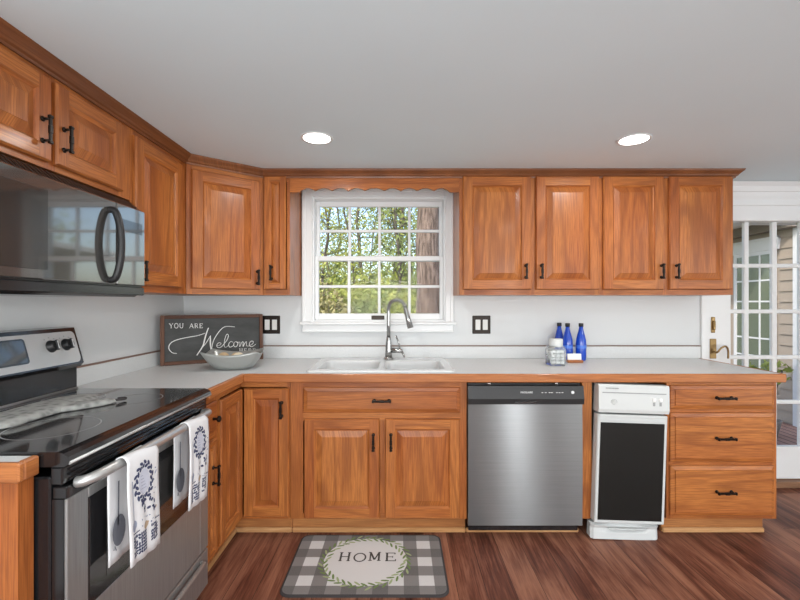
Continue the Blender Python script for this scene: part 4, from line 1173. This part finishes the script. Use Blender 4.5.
# ------------------------------------------------------------------ floor mat
mx, my = -.150, 1.992; hw, hh = .358, .234
t = thing('kitchen_mat', 'grey buffalo-check kitchen mat with HOME wreath on the floor before the sink', 'mat', (mx, my, 0))
b = MB(); P = rr2(-hw, hw, -hh, hh, .045); L0 = loop(P, .0005); L1 = loop(P, .006)
bridge(L0, L1, 0, False); b.f(L0[::-1])
P2 = rr2(-hw + .009, hw - .009, -hh + .009, hh - .009, .038); L2 = loop(P2, .0085); bridge(L1, L2, 0, False); b.f(L2, 1)
def mf(u, v): return (u, v, .0090)
def mf2(u, v): return (u, v, .0094)
b.oval((-.012, .008), .196, .184, mf, 2, 0, 48)
for i in range(74):
    a = 2 * PI * i / 74; rr_ = .186 + (.014 if i % 2 else -.010) + R.uniform(-.006, .006)
    b.oval((-.012 + rr_ * math.cos(a) * 1.04, .008 + rr_ * math.sin(a) * .97), .020, .0055, mf2, 3 + (i % 3 == 0), a + PI / 2 + (.6 if i % 2 else -.6), 8)
for (ch, x_, y_, dy) in (('H', -.140, .004, 0), ('O', -.068, .0, 0), ('M', .002, .006, 0), ('E', .080, .002, 0)):
    serif(b, ch, x_, y_, .066 if ch != 'O' else .062, .054, .0085, mf2, 5)
b.build('mat_surface', ['rubber', 'check', mat('mat_white', (.62, .61, .60), .9), mat('wreath_green', (.15, .22, .07), .9), mat('wreath_sage', (.32, .38, .19), .9), mat('mat_letter', (.06, .055, .05), .9)], t, fix=False)

# ------------------------------------------------------------------ outside
b = MB(); b.box(-60, 60, -60, 90, -.6, -.45); tag(b.build('ground', 'ground'), '', ''); g_ = bpy.data.objects['ground']; del g_['label']; del g_['category']; struct(g_)
b = MB(); b.box(1.6, 6.5, YB + WT + .002, 6.5, -.45, -.02); struct(b.build('deck', 'deck'))
# porch wing beyond the patio door
SXW = 4.0
t = thing('house_wing', 'beige lap-sided house wing with white windows seen through the patio door', 'building', (SXW, 3.6, -.45))
b = MB(); b.M = Matrix.Translation((-SXW, -3.6, .45))
ph = .112
def siding(y0, y1, z0, z1):
    z = z0
    while z < z1 - 1e-4:
        zz = min(z + ph, z1)
        b.poly([(SXW - .018, y0, z), (SXW - .018, y1, z), (SXW - .004, y1, zz), (SXW - .004, y0, zz)], 0, 'y')
        b.poly([(SXW, y0, z), (SXW, y1, z), (SXW - .018, y1, z), (SXW - .018, y0, z)], 0, 'y'); z = zz
wy0, wy1, wz0, wz1 = 4.50, 6.4, .25, PZ(250, 4.56)
siding(4.30, wy0 - .04, -.45, 2.2); siding(wy0 - .04, 8, wz1 + .14, 2.2); siding(wy1, 8, -.45, wz1 + .14); siding(wy0 - .04, wy1, -.45, wz0)
b.box(SXW, SXW + 2, 4.30, 8, -.45, 2.2)
b.build('siding_wall', 'siding', t)
b = MB(); b.M = Matrix.Translation((-SXW, -3.6, .45))
b.box(SXW - .03, SXW + .06, 4.22, 4.30, -.45, 2.2, bev=.003); b.box(SXW - .035, SXW, wy0 - .04, wy1, wz1, wz1 + .14, bev=.004); b.box(SXW - .045, SXW, wy0 - .04, wy1, wz1 + .12, wz1 + .14)
b.build('white_trim', 'white_ext', t)
for (ya, yb_) in ((wy0, 5.06), (5.14, 5.7), (5.78, 6.34)):
    b = MB(); b.M = Matrix.Translation((-SXW, -3.6, .45))
    x = SXW - .028
    b.box(x, x + .02, ya, ya + .04, wz0, wz1); b.box(x, x + .02, yb_ - .04, yb_, wz0, wz1); b.box(x, x + .02, ya + .04, yb_ - .04, wz0, wz0 + .05); b.box(x, x + .02, ya + .04, yb_ - .04, wz1 - .04, wz1)
    for zz in (PZ(281, 4.8), PZ(301.5, 4.8), PZ(338, 4.75), PZ(352, 4.7) - .05): b.box(x + .003, x + .018, ya + .04, yb_ - .04, zz - .009, zz + .009)
    ym = (ya + yb_) / 2 - .08; b.box(x + .002, x + .017, ym - .009, ym + .009, wz0 + .05, wz1 - .04)
    wd = b.build('window', 'white_ext', t)
    b = MB(); b.M = Matrix.Translation((-SXW, -3.6, .45)); b.box(x + .008, x + .012, ya + .04, yb_ - .04, wz0 + .05, wz1 - .04); b.build('pane', 'extpane', wd)
b = MB(); b.M = Matrix.Translation((-SXW, -3.6, .45)); b.box(SXW - .12, SXW - .02, 4.2, 8, PZ(223, 4.56) - .10, PZ(223, 4.56), bev=.003); b.build('porch_beam', 'eave', t)
b = MB(); b.M = Matrix.Translation((-SXW, -3.6, .45)); b.box(3.1, SXW + 2, 4.2, 8, PZ(223, 4.56), PZ(223, 4.56) + .08); b.build('porch_ceiling', 'white_ext', t)


def leaves(b, c, rx, ry, rz_, n_, sz, rr, shell=.5):
    for i in range(n_):
        while True:
            d = Vector((rr.uniform(-1, 1), rr.uniform(-1, 1), rr.uniform(-1, 1)))
            if shell < d.length < 1: break
        p = Vector(c) + Vector((d.x * rx, d.y * ry, d.z * rz_)); s_ = sz * rr.uniform(.6, 1.3)
        u = Vector((rr.uniform(-1, 1), rr.uniform(-1, 1), rr.uniform(-1, 1))).normalized(); v_ = u.cross(Vector((rr.uniform(-1, 1), rr.uniform(-1, 1), rr.uniform(-1, 1)))).normalized()
        b.poly([p - u * s_, p + v_ * s_ * .45 - u * s_ * .1, p + u * s_, p - v_ * s_ * .45 - u * s_ * .1])


def tree(x, y, h, r_, label, seed, leafm, nleaf, crown0, spread, name='slender_tree', lsz=.05, bark='thinbark', group='slender trees beyond the sink window', wob=4.0):
    rr = random.Random(seed)
    t = thing(name, label, 'tree', (x, y, -.45), 0, group)
    b = MB(); pts = [(0, 0, 0)]; cx = cy = 0; n_ = 14
    for i in range(1, n_ + 1): cx += rr.uniform(-.03, .03) * h / 8 * wob; cy += rr.uniform(-.03, .03) * h / 8 * wob; pts.append((cx, cy, h * i / n_))
    b.tube(pts, [r_ * (1 - .75 * i / n_) * (1.35 if i == 0 else 1) for i in range(n_ + 1)], 12)
    tips = []
    br_ = MB()
    for k in range(26):
        i = rr.randint(int(n_ * crown0), n_); p = Vector(pts[i]); a = rr.uniform(0, 2 * PI); L_ = spread * rr.uniform(.5, 1.1)
        q = [p]; d = Vector((math.cos(a), math.sin(a), rr.uniform(.1, .9))).normalized()
        for j in range(4): d = (d + Vector((rr.uniform(-.35, .35), rr.uniform(-.35, .35), rr.uniform(-.1, .3)))).normalized(); q.append(q[-1] + d * L_ / 4)
        br_.tube(q, [r_ * .28, r_ * .22, r_ * .16, r_ * .1, r_ * .04], 5); tips += q[2:]
        for m_ in range(3):
            s_ = q[rr.randint(1, 3)]; e = s_ + Vector((rr.uniform(-1, 1), rr.uniform(-1, 1), rr.uniform(-.2, 1))) * L_ * .35; br_.tube([s_, (s_ + e) / 2 + Vector((0, 0, .04)), e], [r_ * .1, r_ * .07, r_ * .03], 4); tips.append(e)
    b.build('trunk', bark, t); br_.build('branches', bark, t)
    b = MB()
    for p in tips: leaves(b, p, .38 * spread / 1.4, .38 * spread / 1.4, .3 * spread / 1.4, max(2, nleaf // len(tips)), lsz, rr, 0)
    if nleaf: b.build('foliage', leafm, t, fix=False)
    return t


D_ = 6.2
tree(PX(427, D_), D_, 9, .225, 'thick brown tree trunk at the right side of the sink window view', 5, 'leaf_a', 500, .55, 2.2, 'large_tree', .06, 'bark', 'large tree by the house', 1.0)
TD = [(389.5, 11, .07, 'a'), (402, 9.5, .06, 'b'), (396, 15, .09, 'b'), (346, 12, .08, 'b'), (333, 17, .09, 'b'), (360, 20, .11, 'a'), (372, 14, .06, 'b'), (322, 10, .05, 'a'), (416, 18, .09, 'b'), (380, 24, .12, 'a'), (340, 26, .12, 'a'), (410, 28, .13, 'a'), (312, 21, .1, 'a')]
for i, (px, d, r_, k) in enumerate(TD):
    tree(PX(px, d), d, 4.5 + d * .33, r_ * (.45 + .3 * (i % 3)), 'slender leafy tree in the woods seen through the sink window', 20 + i, 'leaf_' + k, 2100, .18, 1.0 + d * .06, lsz=.018 + d * .0030)
# trees seen beyond the porch
for i, (px, d) in enumerate(((700, 9.5), (742, 12), (765, 15))):
    tree(PX(px, d), d, 8, .1, 'leafy tree behind the porch, seen through the patio door', 60 + i, 'leaf_a', 2200, .1, 2.0, lsz=.08, group='trees beyond the porch')


def bush(x, y, w_, h, seed, leafm, label, n_=2200, sz=.05, name='bush'):
    rr = random.Random(seed); t = thing(name, label, 'bush', (x, y, -.45), 0, 'undergrowth bushes beyond the window')
    b = MB()
    for k in range(12): a = rr.uniform(0, 2 * PI); q = Vector((math.cos(a) * w_ * .4, math.sin(a) * w_ * .4, h * .85)); b.tube([(0, 0, 0), q * .5 + Vector((0, 0, .1)), q], [.02, .014, .004], 5)
    b.build('stems', 'thinbark', t); b = MB()
    for k in range(7): leaves(b, (rr.uniform(-.5, .5) * w_, rr.uniform(-.3, .3) * w_, h * rr.uniform(.3, .8)), w_ * .4, w_ * .4, h * .35, n_ // 7, sz, rr, .2)
    b.build('foliage', leafm, t, fix=False)


for i, (px, d, w_, h, k) in enumerate(((322, 8.5, 1.3, 1.9, 'c'), (345, 10, 1.6, 2.1, 'a'), (368, 9, 1.2, 1.85, 'b'), (388, 11, 1.6, 2.3, 'a'), (404, 8.6, 1.1, 2.0, 'a'), (330, 14, 2.2, 2.9, 'a'), (378, 15, 2.3, 3.0, 'a'), (412, 14, 2, 2.8, 'b'), (352, 18, 2.8, 3.2, 'b'), (302, 12, 2, 2.2, 'b'), (438, 12, 2, 2.5, 'b'), (396, 20, 3.2, 3.6, 'a'), (325, 22, 3.4, 3.6, 'b'))):
    bush(PX(px, d), d, w_, h, 90 + i, 'leaf_' + k, 'leafy green bush in the undergrowth seen through the sink window', 2400, .03 + d * .0032)
# small shrub outside the patio door
t = thing('potted_plant', 'leafy green potted plant on the deck outside the patio door', 'plant', (PX(769, 3.95), 3.95, -.02))
b = MB(); b.lathe([(.06, 0), (.09, .14), (.095, .16), (.085, .16), (.08, .14)], n_=20); b.build('pot', 'eave', t)
rr = random.Random(2); b = MB()
for k in range(9): a = rr.uniform(0, 6.3); b.tube([(0, 0, .14), (math.cos(a) * .04, math.sin(a) * .04, .40), (math.cos(a) * .10, math.sin(a) * .10, .62)], [.005, .004, .003], 5)
b.build('stems', 'thinbark', t); b = MB(); leaves(b, (0, 0, .60), .18, .15, .12, 90, .04, rr, 0); b.build('foliage', 'leaf_a', t, fix=False)
